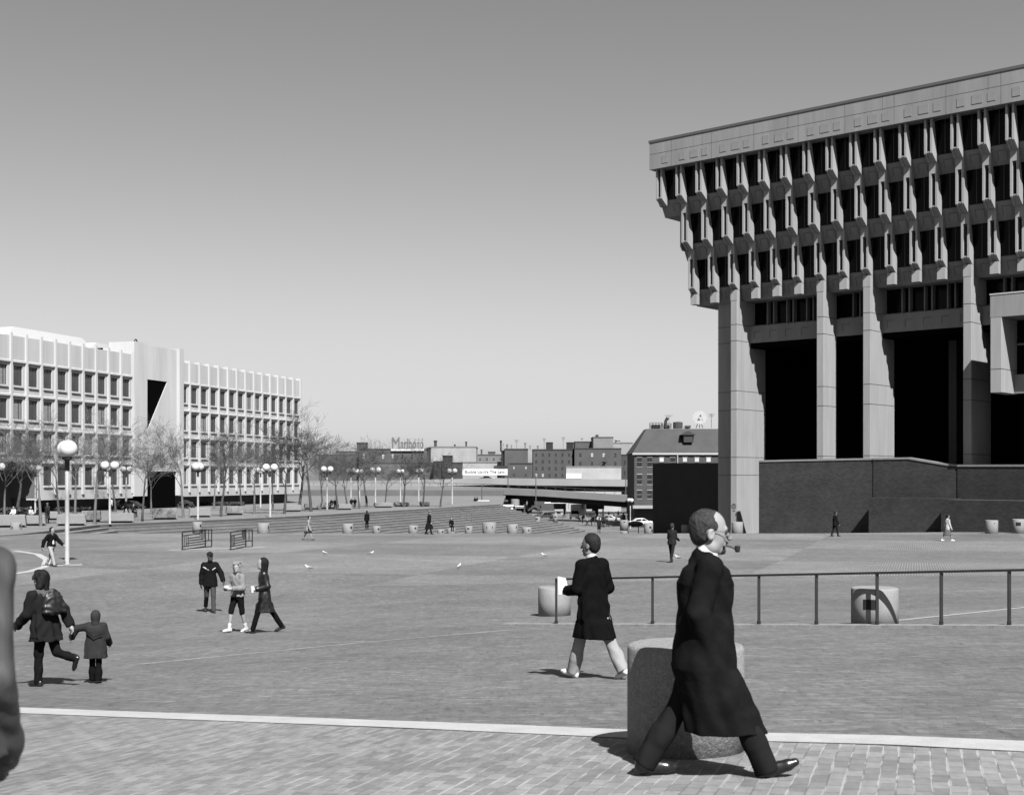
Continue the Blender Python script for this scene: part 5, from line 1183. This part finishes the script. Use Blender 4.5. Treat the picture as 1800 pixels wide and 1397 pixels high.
    # ---------------- coat / jacket
    hem = of['hem']*h; ctop = pel[2]+.29*h; f = Field(lo-V3(.06, .15, 0), hi+V3(.06, .15, 0), res)
    zs_ = [ctop, ctop-.03*h, ctop-.08*h, pel[2]+.11*h, pel[2]+.02*h, max(pel[2]-.09*h, hem+.001)]
    e = .012*h; rx = [.050*h, .086*h*fat, .100*h*fat, .092*h*fat, .110*h*fat, .116*h*fat]; dp = of.get('deep', 1.0); ry = [.046*h, .064*h*fat*(1+(dp-1)*.6), .074*h*fat*dp, .070*h*fat*dp, .076*h*fat*dp, .085*h*fat*dp]
    cy = [float(pel[1]+td[1]*(z_-pel[2])) for z_ in zs_]; cx_ = [0]*6
    if of.get('hemabs'):
        hy, hr, hx = of['hemabs']; n_ = 6; z0_, y0_, r0_ = zs_[5], cy[5], ry[5]; 
        for q in range(1, n_+1): t = q/n_; zs_.append(z0_+(hem-z0_)*t); cy.append(y0_+(hy-y0_)*t**.8); ry.append(r0_+(hr-r0_)*t**1.2); rx.append(rx[5]+(hx-rx[5])*t); cx_.append(0)
    elif hem < pel[2]-.1*h:
        def legy(s_, z_):
            hpj, kn, an = J[s_][:3]
            if z_ > kn[2]: t = (z_-kn[2])/(hpj[2]-kn[2]); return kn[1]+(hpj[1]-kn[1])*min(1, t)
            t = (z_-an[2])/(kn[2]-an[2]); return an[1]+(kn[1]-an[1])*max(0, t)
        n_ = 5
        for q in range(1, n_+1):
            z_ = zs_[5]+(hem-zs_[5])*q/n_; ya, yb = legy(1, z_), legy(-1, z_); tq = (zs_[5]-z_)/h
            zs_.append(z_); cy.append((ya+yb)/2*.85+of['hemy']*q/n_); rx.append((.108+.10*tq*of['flare'])*h*fat*of['hemx']); ry.append(.085*h*fat+(abs(ya-yb)/2)*.95*of['spread']+.03*h*tq*of['flare']); cx_.append(0)
    f.loft(zs_, cx_, cy, rx, ry, k=.02, fold=.013*folds*h/1.75, nf=8, ph=px)
    f.cone(nb+V3(0, -.012*h, -.02*h), nb+V3(0, -.010*h, .004*h), .046*h, .041*h, k=.02)
    if of['sleeve']:
        fl = of['sleeve']
        for s_ in (1, -1):
            S0, E0, W0, fdv, ud = AR[s_]; We = W0+fdv*.01*h
            f.cone(S0-V3(s_*.006*h, 0, .002*h), E0, .040*h*fl, .036*h*fl, k=.03); f.cone(E0, We, .038*h*fl, .030*h*fl, k=.012); f.cone(W0, W0+fdv*(.075 if of.get('pocket') else .0)*h, .030*h, (.038 if of.get('pocket') else .030)*h, k=.03); f.cone(nb+V3(s_*.02*h, 0, -.012*h), S0, .030*h, .038*h, k=.04)
    if of['sleeve'] and not of.get('pocket'):
        for s_ in (1, -1): W0, fdv = AR[s_][2], AR[s_][3]; f.trim(W0+fdv*.022*h, fdv, .045*h)
    X, Y, Z = np.meshgrid(*[f.lo[i]+np.arange(f.n[i])*f.h for i in range(3)], indexing='ij', sparse=True)
    f.D = f.D+(.0055*folds*h/1.75*(np.sin(Z*34+4*np.sin(X*13+px)+3*np.sin(Y*11))*np.sin(Y*19+X*15))).astype(np.float32)
    if of.get('wrinkle'): f.D = f.D+(of['wrinkle']*(1.8*np.sin(X*48+Y*30+2.2*np.sin(Z*6))+.25*np.sin(Z*17+14*X+2*np.sin(Z*5))+.5*np.sin(Z*52+60*X-30*Y))).astype(np.float32)
    if of.get('vslit'): # open neck
        f.ell(hp_(0, .05, -.16), V3(.05, .06, .06)*hk, k=.01, neg=True, R=RM)
    f.mesh(of.get('topname', 'coat'), of.get('topmat') or cloth(of['top'], of['topshine']), o)
    if of['collar'] is not None:
        f = Field(nb-.2, nb+.2, min(res, .009)); f.cone(nb-V3(0, .0, .01*h), nb+V3(0, .004, .022*h), .046*h, .040*h, k=.01)
        f.cone(nb+V3(0, .04, -.035*h), nb+V3(0, .052, -.07*h), .02*h, .012*h, k=.01); f.mesh('shirt', cloth(of['collar']), o)
    # ---------------- hair
    ht, hv = hair; f = Field(hc-.34*hk, hc+.22*hk, min(res*.62, .012) if res < .008 else min(res, .012))
    if ht == 'short': f.ell(hp_(0, -.018, .036), V3(.085, .102, .094)*hk, k=0, R=RM, clip=[(0, .78, -.62, .018*hk)]); f.ell(hp_(0, -.045, -.015), V3(.074, .064, .08)*hk, k=.03, R=RM)
    elif ht == 'bald':
        f.ell(hp_(0, -.022, .032), V3(.079, .095, .089)*hk, k=0, R=RM, clip=[(0, .80, -.60, .004*hk), (0, 1, 0, .040*hk)]); f.ell(hp_(0, -.044, -.02), V3(.071, .058, .07)*hk, k=.03, R=RM)
        for s_ in (1, -1): f.ell(hp_(s_*.071, .002, .03), V3(.010, .030, .03)*hk, k=.015, R=RM)
    elif ht in ('long', 'bob', 'curly'):
        ln = {'long': .26, 'bob': .15, 'curly': .12}[ht]
        f.ell(hp_(0, -.022, .036), V3(.090, .106, .098)*hk, k=0, R=RM, clip=[(0, .85, -.52, .02*hk)]); f.cone(hp_(0, -.05, .0), hp_(0, -.06, -ln), .085*hk, .05*hk, k=.03)
        for s_ in (1, -1): f.cone(hp_(s_*.066, -.005, .03), hp_(s_*.07, -.012, -ln*.8), .03*hk, .025*hk, k=.02)
        if ht == 'curly':
            rr_ = random.Random(int(px))
            for q in range(26): f.ell(hp_(rr_.uniform(-.08, .08), rr_.uniform(-.11, .03), rr_.uniform(.0, .12)), V3(.03, .03, .026)*hk, k=.01)
            f.cone(hp_(-.06, .07, .075), hp_(.06, .07, .075), .022*hk, .022*hk, k=.01)
    elif ht == 'hood':
        f.ell(hp_(0, -.02, .02), V3(.104, .122, .125)*hk, k=0, R=RM); f.cone(hp_(0, -.03, -.06), hp_(0, -.03, -.15), .085*hk, .09*hk, k=.03); f.ell(hp_(0, .12, -.02), V3(.06, .07, .085)*hk, k=.01, neg=True, R=RM)
    elif ht in ('cap', 'hat'):
        f.ell(hp_(0, -.015, .04), V3(.088, .108, .09)*hk, k=0, R=RM, clip=[(0, .1, -1, -.0)])
        if ht == 'cap': f.cone(hp_(-.03, .10, .05), hp_(.03, .10, .05), .018*hk, .018*hk, k=.01); f.cone(hp_(-.02, .13, .045), hp_(.02, .13, .045), .012*hk, .012*hk, k=.02)
        else: f.ell(hp_(0, .0, .045), V3(.13, .15, .012)*hk, k=.005, R=RM)
    if res < .012 and ht not in ('cap', 'hat', 'hood'):
        X, Y, Z = np.meshgrid(*[f.lo[i]+np.arange(f.n[i])*f.h for i in range(3)], indexing='ij', sparse=True); f.D = f.D+(.0020*(np.sin(Z*150+Y*90+9*np.sin(Y*37+Z*29+X*21))*.7+np.sin(X*90+Y*60+Z*40)*.5)).astype(np.float32)
    f.mesh({'hood': 'hood', 'cap': 'cap', 'hat': 'hat'}.get(ht, 'hair'), cloth(hv) if ht in ('hood', 'cap', 'hat') else hairm(hv), o)
    if extra: extra(o, dict(J=J, AR=AR, hc=hc, hp=hp_, pel=pel, nb=nb, h=h, hk=hk, RM=RM, td=td, cy=cy, zs=zs_, ry=ry, rx=rx))
    return o
# ---- striding man, foreground
def fg_extra(o, q):
    hp, hk, h = q['hp'], q['hk'], q['h']
    m_ = MB()
    for s_ in (1, -1):
        m_.tube([hp(s_*.083, -.01, .004), hp(s_*.078, .055, .006), hp(s_*.062, .106, .006)], .0022, 5)
        pts = [hp(s_*.034+.026*cos(a*pi/8)*1.0, .112-.012*abs(cos(a*pi/8)), .0+.021*sin(a*pi/8)) for a in range(17)]; m_.tube(pts, .0018, 5)
    m_.tube([hp(-.01, .115, .006), hp(.01, .115, .006)], .002, 5); m_.build('spectacles', mat('spectacle_wire', .12, .3, metal=.6), o)
    m_ = MB(); m_.tube([hp(-.012, .1, -.066), hp(-.016, .135, -.072), hp(-.02, .16, -.082)], .0045, 6); m_.lathe([(.012, -.022), (.018, -.012), (.019, .018), (.014, .02), (.012, .0), (0, -.002)], 12, tuple(hp(-.02, .172, -.078))); m_.build('smoking_pipe', mat('briar', .02, .35), o)
    f = Field(hp(0, .08, -.05)-.08, hp(0, .08, -.05)+.08, .005); f.cone(hp(-.026, .099, -.052), hp(.026, .099, -.052), .009, .009, k=.004); f.cone(hp(-.028, .086, -.075), hp(.028, .086, -.075), .010, .010, k=.006); f.ell(hp(0, .083, -.1), V3(.032, .026, .026), k=.012); f.mesh('beard', hairm(.03), o)
    # eyes and brows
    m_ = MB()
    for s_ in (1, -1): m_.sphere(tuple(hp(s_*.031, .086, .002)), .0085, 10); 
    m_.build('eyes', mat('eye', .03, .2), o)
    m_ = MB()
    for s_ in (1, -1): m_.tube([hp(s_*.016, .101, .024), hp(s_*.034, .099, .028), hp(s_*.05, .088, .022)], [.004, .005, .003], 5)
    m_.build('eyebrows', hairm(.03), o)
    # tie and turned lapels
    nb = q['nb']; m_ = MB(); m_.tube([nb+V3(0, .066, -.03), nb+V3(0, .088, -.07), nb+V3(0, .106, -.16)], [.012, .017, .022], 8); m_.build('tie', cloth(.04), o)
    f = Field(nb-V3(.2, .2, .5), nb+V3(.2, .25, .12), .008)
    f.cone(nb+V3(.05, -.035, .012), nb+V3(-.05, -.035, .012), .022, .022, k=.02)
    for s_ in (1, -1):
        f.cone(nb+V3(s_*.055, -.03, .014), nb+V3(s_*.062, .045, -.03), .021, .019, k=.02); f.cone(nb+V3(s_*.062, .045, -.03), nb+V3(s_*.045, .105, -.18), .019, .022, k=.02); f.cone(nb+V3(s_*.045, .105, -.18), nb+V3(s_*.02, .125, -.36), .02, .010, k=.02)
    f.mesh('lapels', cloth(.016), o)
person('balding bearded man in long dark overcoat striding right, pipe in his mouth', 1238, 8.45, 0, h=1.80, res=.0075, lean=1, legs=((27, 3), (-19, 12)), feet=(24, 0), arms=((-15, 5, 34), (-10, 5, 34)), elbow_in=(13, 13), head=(4, -7),
       outfit=dict(top=.011, hem=.165, hemabs=(.135, .265, .21), deep=1.22, bot=.022, shoe=.012, topmat=mat('wool_overcoat', .0075, 1, .35, 5, spec=.03, bump=.55), collar=.75, sleeve=1.15, pocket=1, headscale=1.17, cuff=1.28, headshift=(0, .0, -.022)), skinv=.36, hair=('bald', .045), extra=fg_extra, fat=1.12, folds=.75)
# ---- man seen from behind with papers
def mid_extra(o, q):
    W = q['AR'][-1][2]; m_ = MB(); a = W+V3(.0, .05, -.02); m_.add([a+V3(-.12, .0, -.02), a+V3(.1, .03, -.05), a+V3(.05, .06, .17), a+V3(-.11, .02, .2), a+V3(-.12, .012, -.02), a+V3(.1, .042, -.05), a+V3(.05, .072, .17), a+V3(-.11, .032, .2)], [(0, 3, 2, 1), (4, 5, 6, 7), (0, 1, 5, 4), (1, 2, 6, 5), (2, 3, 7, 6), (3, 0, 4, 7)])
    m_.build('papers', mat('paper', .5, .8), o)
    m_ = MB(); hp = q['hp']; m_.tube([hp(-.082, 0, .005), hp(-.074, .07, .005), hp(-.06, .105, .002)], .0025, 5); m_.build('spectacles', mat('spectacle_wire', .12, .3, metal=.6), o)
person('man seen from behind in black coat and pale trousers carrying papers', 1043, 16.1, 128, h=1.80, lean=3, legs=((-25, 10), (19, 2)), feet=(-28, 6), arms=((-8, 12, 70), (4, 10, 78)), elbow_in=(15, 20), head=(20, -4),
       outfit=dict(top=.008, hem=.28, bot=.36, shoe=.85, cuff=1.3, flare=1.1, collar=.6, spread=.75, sleeve=1.12), skinv=.22, hair=('short', .02), extra=mid_extra, fat=1.06)
# ---- group of three
def pale_yoke(o, q):
    f = Field(q['nb']-.35, q['nb']+.35, .014)
    for s_ in (1, -1): f.cone(q['nb']+V3(s_*.19, .07, -.12), q['nb']+V3(s_*.05, .115, -.2), .03, .022, k=.01)
    f.mesh('pale_yoke', cloth(.3, True), o)
    f = Field(q['nb']-.2, q['nb']+.2, .014); f.cone(q['nb']+V3(0, .02, .02), q['nb']+V3(0, .03, .05), .075, .07, k=.01); f.mesh('scarf', cloth(.012), o)
person('man in dark padded jacket, cap and jeans walking toward us beside two women', 369, 38.6, 288, h=1.80, lean=2, legs=((-12, 30), (14, 2)), feet=(-20, 0), arms=((-14, 10, 16), (24, 26, 14)), head=(8, 0),
       outfit=dict(top=.014, hem=.42, bot=.08, shoe=.02, sleeve=1.28, topname='jacket', topshine=False), skinv=.06, hair=('cap', .03), fat=1.06, extra=pale_yoke)
def bag(o, q, c, r, v=.015, strap=None, nm='handbag'):
    f = Field(V3(*c)-.3, V3(*c)+.3, .012); f.ell(c, r, k=0); f.mesh(nm, mat('bag_leather', v, .4, .2, 8, spec=.5), o)
    if strap is not None: m_ = MB(); m_.tube([V3(*p) for p in strap], .009, 5); m_.build('strap', mat('bag_leather', v, .4, .2, 8, spec=.5), o)
def blond_extra(o, q):
    W = q['AR'][1][2]; W2 = q['AR'][-1][2]; P = q['pel']; bag(o, q, P+V3(.17, -.09, -.09), (.07, .15, .11), .014, [q['nb']+V3(-.05, .06, 0), P+V3(.14, .06, .1), P+V3(.17, -.02, .0)])
    m_ = MB(); m_.sphere(tuple(W*.5+W2*.5+V3(0, .08, .03)), .07, 10, (1.3, .9, .7)); m_.build('paper_wrap', mat('paper', .5, .8), o, True)
person('blond woman in pale jacket and dark shorts with shoulder bag, unwrapping food', 418, 30.4, 235, h=1.62, lean=1, legs=((20, 12), (-8, 10)), feet=(0, -8), arms=((4, 14, 86), (4, 10, 86)), elbow_in=(25, 25), head=(30, 2),
       outfit=dict(top=.27, hem=.51, bot=.014, bottype='shorts', shoe=.7, sock=.7, sleeve=1.2, topname='jacket', folds=1), skinv=.36, hair=('curly', .28), extra=blond_extra, fat=1.0, folds=1.6)
def cup_extra(o, q):
    for s_ in (-1,): W = q['AR'][s_][2]+q['AR'][s_][3]*.08; m_ = MB(); m_.lathe([(.032, -.05), (.045, .09), (0, .09)], 12, tuple(W+V3(0, .02, .0))); m_.build('paper_cup', mat('paper', .5, .8), o)
person('woman with dark hair in long shiny black leather coat holding a white cup', 465, 29.7, 196, h=1.72, lean=3, legs=((-24, 8), (22, 6)), feet=(-24, 6), arms=((-12, 8, 30), (-16, 6, 92)), elbow_in=(10, 10), head=(-8, 2),
       outfit=dict(top=.010, topshine=True, hem=.27, bot=.010, shoe=.02, sleeve=1.1, flare=.3, spread=.5), skinv=.4, hair=('long', .012), extra=cup_extra, folds=.9)
# ---- man in open dark jacket far left
def open_extra(o, q):
    P = q['nb']; f = Field(P-V3(.25, .25, .6), P+V3(.25, .3, .1), .014); f.cone(P+V3(.01, .045, -.06), P+V3(.0, .075, -.40), .055, .065, k=.01); f.mesh('white_shirt', cloth(.7), o)
person('young man in open dark bomber jacket and pale trousers walking right by the near lamp', 90, 58, 330, h=1.78, lean=4, legs=((24, 6), (-20, 14)), feet=(8, -14), arms=((-30, 26, 22), (26, 24, 24)), head=(15, 0),
       outfit=dict(top=.012, hem=.50, bot=.42, shoe=.1, sleeve=1.35, topname='jacket'), skinv=.3, hair=('short', .012), extra=open_extra, fat=1.08)
# ---- mother and child
def mother_extra(o, q):
    P = q['pel']; f = Field(P-.6, P+.9, .012)
    f.loft([P[2]+.16, P[2]+.2, P[2]+.40, P[2]+.47], [0, 0, 0, .0], [P[1]-.15]*4, [.12, .15, .15, .09], [.055, .085, .075, .03], k=.02); f.loft([P[2]+.17, P[2]+.20, P[2]+.30, P[2]+.32], [.13]*4, [P[1]-.17]*4, [.05, .07, .07, .05], [.04, .06, .06, .03], k=.012)
    X, Y, Z = np.meshgrid(*[f.lo[i]+np.arange(f.n[i])*f.h for i in range(3)], indexing='ij', sparse=True); f.D = f.D+(.009*np.sin(X*42+3*np.sin(Z*18))*np.sin(Z*33+2*np.sin(X*21))).astype(np.float32)
    f.mesh('backpack', mat('pack_nylon', .012, .45, .3, 12, spec=.35), o)
    f = Field(q['nb']-.3, q['nb']+.3, .012); f.cone(q['nb']+V3(-.09, -.03, -.0), q['nb']+V3(.09, -.05, -.01), .055, .05, k=.03); f.cone(q['nb']+V3(-.03, -.09, -.04), q['nb']+V3(.06, -.1, -.06), .05, .04, k=.03)
    X, Y, Z = np.meshgrid(*[f.lo[i]+np.arange(f.n[i])*f.h for i in range(3)], indexing='ij', sparse=True); f.D = f.D+(.008*np.sin(X*70+3*np.sin(Z*50))*np.sin(Z*60+Y*40)).astype(np.float32); f.mesh('fur_collar', cloth(.11), o)
    f = Field(q['hc']-.4, q['hc']+.3, .012); hp = q['hp']; f.cone(hp(-.02, -.06, .05), hp(-.09, -.04, -.1), .08, .05, k=.03); f.cone(hp(-.05, 0, .09), hp(-.12, .03, .02), .05, .02, k=.03)
    X, Y, Z = np.meshgrid(*[f.lo[i]+np.arange(f.n[i])*f.h for i in range(3)], indexing='ij', sparse=True); f.D = f.D+(.007*np.sin(X*80+Z*35)*np.sin(Y*60)).astype(np.float32); f.mesh('blown_hair', hairm(.014), o)
person('mother in dark layered coat with backpack, hair blown, leading a small child by the hand', 80, 17.7, 148, h=1.55, lean=9, legs=((-20, 62), (6, 4)), feet=(-60, 0), arms=((-34, 14, 6), (10, 8, 40)), head=(14, -6),
       outfit=dict(top=.02, hem=.40, bot=.014, shoe=.012, sleeve=1.3, spread=.9, flare=1.5), skinv=.32, hair=('bob', .012), extra=mother_extra, fat=1.22, folds=1.6)
def child_extra(o, q):
    P = q['pel']; m_ = MB(); m_.tube([P+V3(-.1, -.125, .22), P+V3(0, -.14, .12), P+V3(.11, -.12, .17)], .008, 5); m_.build('jacket_seam', cloth(.02), o)
person('small child in hooded dark parka seen from behind, holding the mother\'s hand', 168, 17.9, 95, h=.96, lean=0, legs=((-4, 6), (5, 2)), feet=(-14, 0), arms=((2, 16, 45), (6, 78, 4)), head=(0, 0), child=True,
       outfit=dict(top=.042, hem=.36, bot=.01, cuff=1.5, shoe=.012, sleeve=1.45, flare=1.2, topname='parka'), skinv=.4, hair=('hood', .05), fat=1.38, extra=child_extra, folds=1.0)
# ---- cropped man at the left edge
person('big man in loose grey nylon jacket cut off by the left edge, back turned', -130, 3.85, 96, h=1.93, xy=(-1.82, 3.85), res=.009, lean=2, legs=((-6, 4), (8, 2)), feet=(0, 0), arms=((-6, 2, 44), (8, 8, 20)), head=(0, 0),
       outfit=dict(top=.14, wrinkle=.004, topmat=mat('creased_nylon', .056, .5, .45, 2.2, spec=.25, bump=1.0, streak=True), hem=.50, bot=.03, shoe=.02, sleeve=1.22, topname='jacket', flare=1.2), skinv=.12, hair=('short', .02), fat=1.4, folds=.35)
# ---- far pedestrians on the plaza
def bag_small(o, q): bag(o, q, q['AR'][-1][2]+V3(-.05, -.05, -.06), (.07, .16, .14), .05)
person('woman in pale raincoat with big dark bag walking right above the barriers', 541, 86, 350, h=1.66, lean=10, legs=((30, 8), (-22, 8)), arms=((10, 8, 10), (0, 10, 10)), outfit=dict(top=.33, hem=.34, bot=.05, bottype='skirt', shoe=.02, spread=.8), hair=('short', .012), extra=bag_small)
zst = None
person('lone man in dark suit standing on the terraced steps, hands behind his back', 645, 120, 90, h=1.72, z=-4.72, legs=((2, 2), (-2, 2)), arms=((-18, 6, 20), (-18, 6, 20)), outfit=dict(top=.012, hem=.45, bot=.012), hair=('short', .02))
person('man in hat and long dark overcoat walking right below the steps', 754, 98, 350, h=1.80, lean=4, legs=((18, 8), (-14, 8)), arms=((8, 8, 16), (-8, 8, 16)), outfit=dict(top=.018, hem=.22, bot=.012, flare=1.4), hair=('hat', .2), fat=1.12)
person('walker in dark clothes with head bowed, between the two men in black coats', 1181, 59.5, 62, h=1.78, lean=2, legs=((-20, 8), (14, 4)), arms=((10, 6, 60), (10, 6, 60)), head=(0, -18), outfit=dict(top=.03, hem=.46, bot=.025, topname='jacket'), hair=('short', .04), skinv=.2)
person('man in dark suit walking before the left brick wall', 1468, 93, 15, h=1.80, lean=2, legs=((14, 4), (-12, 8)), arms=((8, 8, 16), (-8, 8, 16)), outfit=dict(top=.02, hem=.42, bot=.02), hair=('short', .02), skinv=.15)
person('woman in white coat and white shoes walking before the right brick wall', 1665, 84, 15, h=1.74, lean=3, legs=((24, 6), (-20, 6)), arms=((6, 8, 16), (-8, 8, 16)), outfit=dict(top=.55, hem=.40, bot=.14, bottype='skirt', skirtz=.2, shoe=.8), hair=('short', .012))
def low(px, yb, D): return (HY-yb)/F*D
person('woman in pale coat and skirt walking away on the far plaza edge', 1053, 146, 80, h=1.75, z=low(1053, 937, 146), legs=((10, 6), (-12, 20)), outfit=dict(top=.3, hem=.38, bot=.12, bottype='skirt', shoe=.02), hair=('short', .03))
person('person in dark trousers beside the woman in the pale coat', 1060, 160, 80, h=1.75, z=low(1060, 928, 160), outfit=dict(top=.5, hem=.45, bot=.015), hair=('short', .03))
# ---- people around the benches
def up(px, yb): D = F*4.1/(yb-HY); return D
for px, D, face, kw in ((83, 118, 95, dict(label='man in long grey overcoat and light cap standing by the benches', h=1.85, legs=((2, 2), (-2, 2)), outfit=dict(top=.06, hem=.24, bot=.02), hair=('cap', .35))),
    (195, 160, 80, dict(label='person in white shirt half hidden by the tall lamp behind', h=1.75, outfit=dict(top=.6, hem=.5, bot=.02), hair=('short', .02))),
    (222, 150, 200, dict(label='person in dark clothes near the rounded hedge', h=1.75, outfit=dict(top=.02, hem=.45, bot=.02), hair=('short', .35))),
    (835, 232, 90, dict(label='left one of two dark figures at the top of the steps', h=1.75, outfit=dict(top=.012, hem=.45, bot=.012), hair=('short', .02))),
    (839, 236, 90, dict(label='right one of two dark figures at the top of the steps', h=1.75, outfit=dict(top=.02, hem=.4, bot=.012), hair=('short', .02)))):
    lb = kw.pop('label'); zf = -4.1 if px < 800 else low(px, 890, D); person(lb, px, D, face, z=zf, **kw)
S_ = ((84, 8), (78, 8)); S2 = ((70, 78), (84, 82))
for px, D, face, sv, lab, of_, hr in ((54, 119, 320, .55, 'seated woman with white hair and white blouse on the bench block', dict(top=.7, hem=.52, bot=.05, topname='blouse'), ('short', .7)),
    (24, 121, 270, .55, 'seated person in white shirt at the far left bench', dict(top=.8, hem=.52, bot=.03, topname='blouse'), ('short', .03)),
    (66, 119, 200, .55, 'seated person in patterned dark clothes facing the white haired woman', dict(top=.04, hem=.5, bot=.02), ('short', .05)),
    (234, 135, 330, .5, 'person with outstretched legs seated at the end of a bench block', dict(top=.03, hem=.5, bot=.03), ('short', .03)),
    (583, 172, 250, .5, 'seated person in dark coat with white scarf near the office corner', dict(top=.015, hem=.5, bot=.015), ('short', .3)),
    (589, 172, 280, .5, 'seated companion in black right of the white scarf', dict(top=.012, hem=.5, bot=.012), ('short', .02)),
    (618, 178, 270, .5, 'left of the couple seated between the lamps', dict(top=.015, hem=.5, bot=.015), ('short', .2)),
    (624, 178, 270, .5, 'right of the couple seated between the lamps', dict(top=.02, hem=.5, bot=.015), ('short', .03))):
    person(lab, px, D, face, h=1.7, z=-4.1, sit=sv, legs=S2, outfit=of_, hair=hr, arms=((20, 8, 50), (20, 8, 50)))
person('person in black seated low on the terraced steps', 793, 128, 290, h=1.7, z=low(793, 933, 128), sit=.4, legs=S2, outfit=dict(top=.012, hem=.5, bot=.012), hair=('short', .02), arms=((20, 8, 50), (20, 8, 50)))
# ---- market crowd in the lower street: a few prototypes copied
CP = [person('x', 900, 250, 90, h=1.75, xy=(0, 250), z=0, res=.035, legs=((14, 4), (-12, 8)), outfit=dict(top=t, hem=hm, bot=b), hair=('short', hv), skinv=sk, root_name='pedestrian', fing=False) for t, hm, b, hv, sk in ((.02, .45, .02, .02, .3), (.35, .45, .04, .04, .3), (.6, .5, .1, .02, .3), (.05, .3, .02, .2, .2), (.15, .45, .02, .02, .1))]
R_ = random.Random(4)
CR = [(1032, 922, 1), (1040, 924, 0), (1047, 918, 3), (1051, 921, 2), (1056, 915, 4), (1065, 920, 0), (1070, 912, 2), (1074, 918, 1), (1079, 914, 1), (1087, 911, 0), (1096, 914, 4), (1103, 912, 2), (1108, 915, 0), (1024, 919, 0), (1019, 917, 4), (1043, 908, 1), (1060, 905, 0), (1068, 926, 3), (1083, 922, 3), (1091, 920, 0), (1112, 921, 1), (985, 905, 0), (992, 908, 3), (950, 900, 0), (926, 893, 1)]
lbl = ['in dark clothes', 'in a pale top', 'in white', 'in a long dark coat', 'in a mid grey jacket']
used = set(); cnt = {}
names_ = {0: ['leftmost of the crowd between truck and stalls, dark clothes'], }
anch = ['beside the white truck', 'just right of the white truck', 'behind the woman in the pale coat', 'left of the bollard in the crowd', 'near the parked white car', 'by the lamp next to the market block', 'before the dark stall', 'at the end of the steps']
for i, (px, yb, k) in enumerate(CR):
    D = max(150, min(300, 9.3*F/(yb-HY+1e-3)*1.0)); o = CP[k] if k not in used else copy_tree(CP[k]); used.add(k)
    o.location = ((px-CX)/F*D, D, (HY-yb)/F*D); o.rotation_euler = (0, 0, R_.uniform(0, 6.28)); o['group'] = 'crowd in the lower street'
    near = 'beyond the steps, left of the white truck' if px < 1000 else ('just right of the white truck' if px < 1036 else ('behind the woman in the pale coat' if px < 1062 else ('between the pale coat and the far bollard' if px < 1085 else 'in front of the market block')))
    key = (near, k); cnt[key] = cnt.get(key, 0)+1
    o['label'] = 'distant pedestrian %s, %s' % (lbl[k], near)
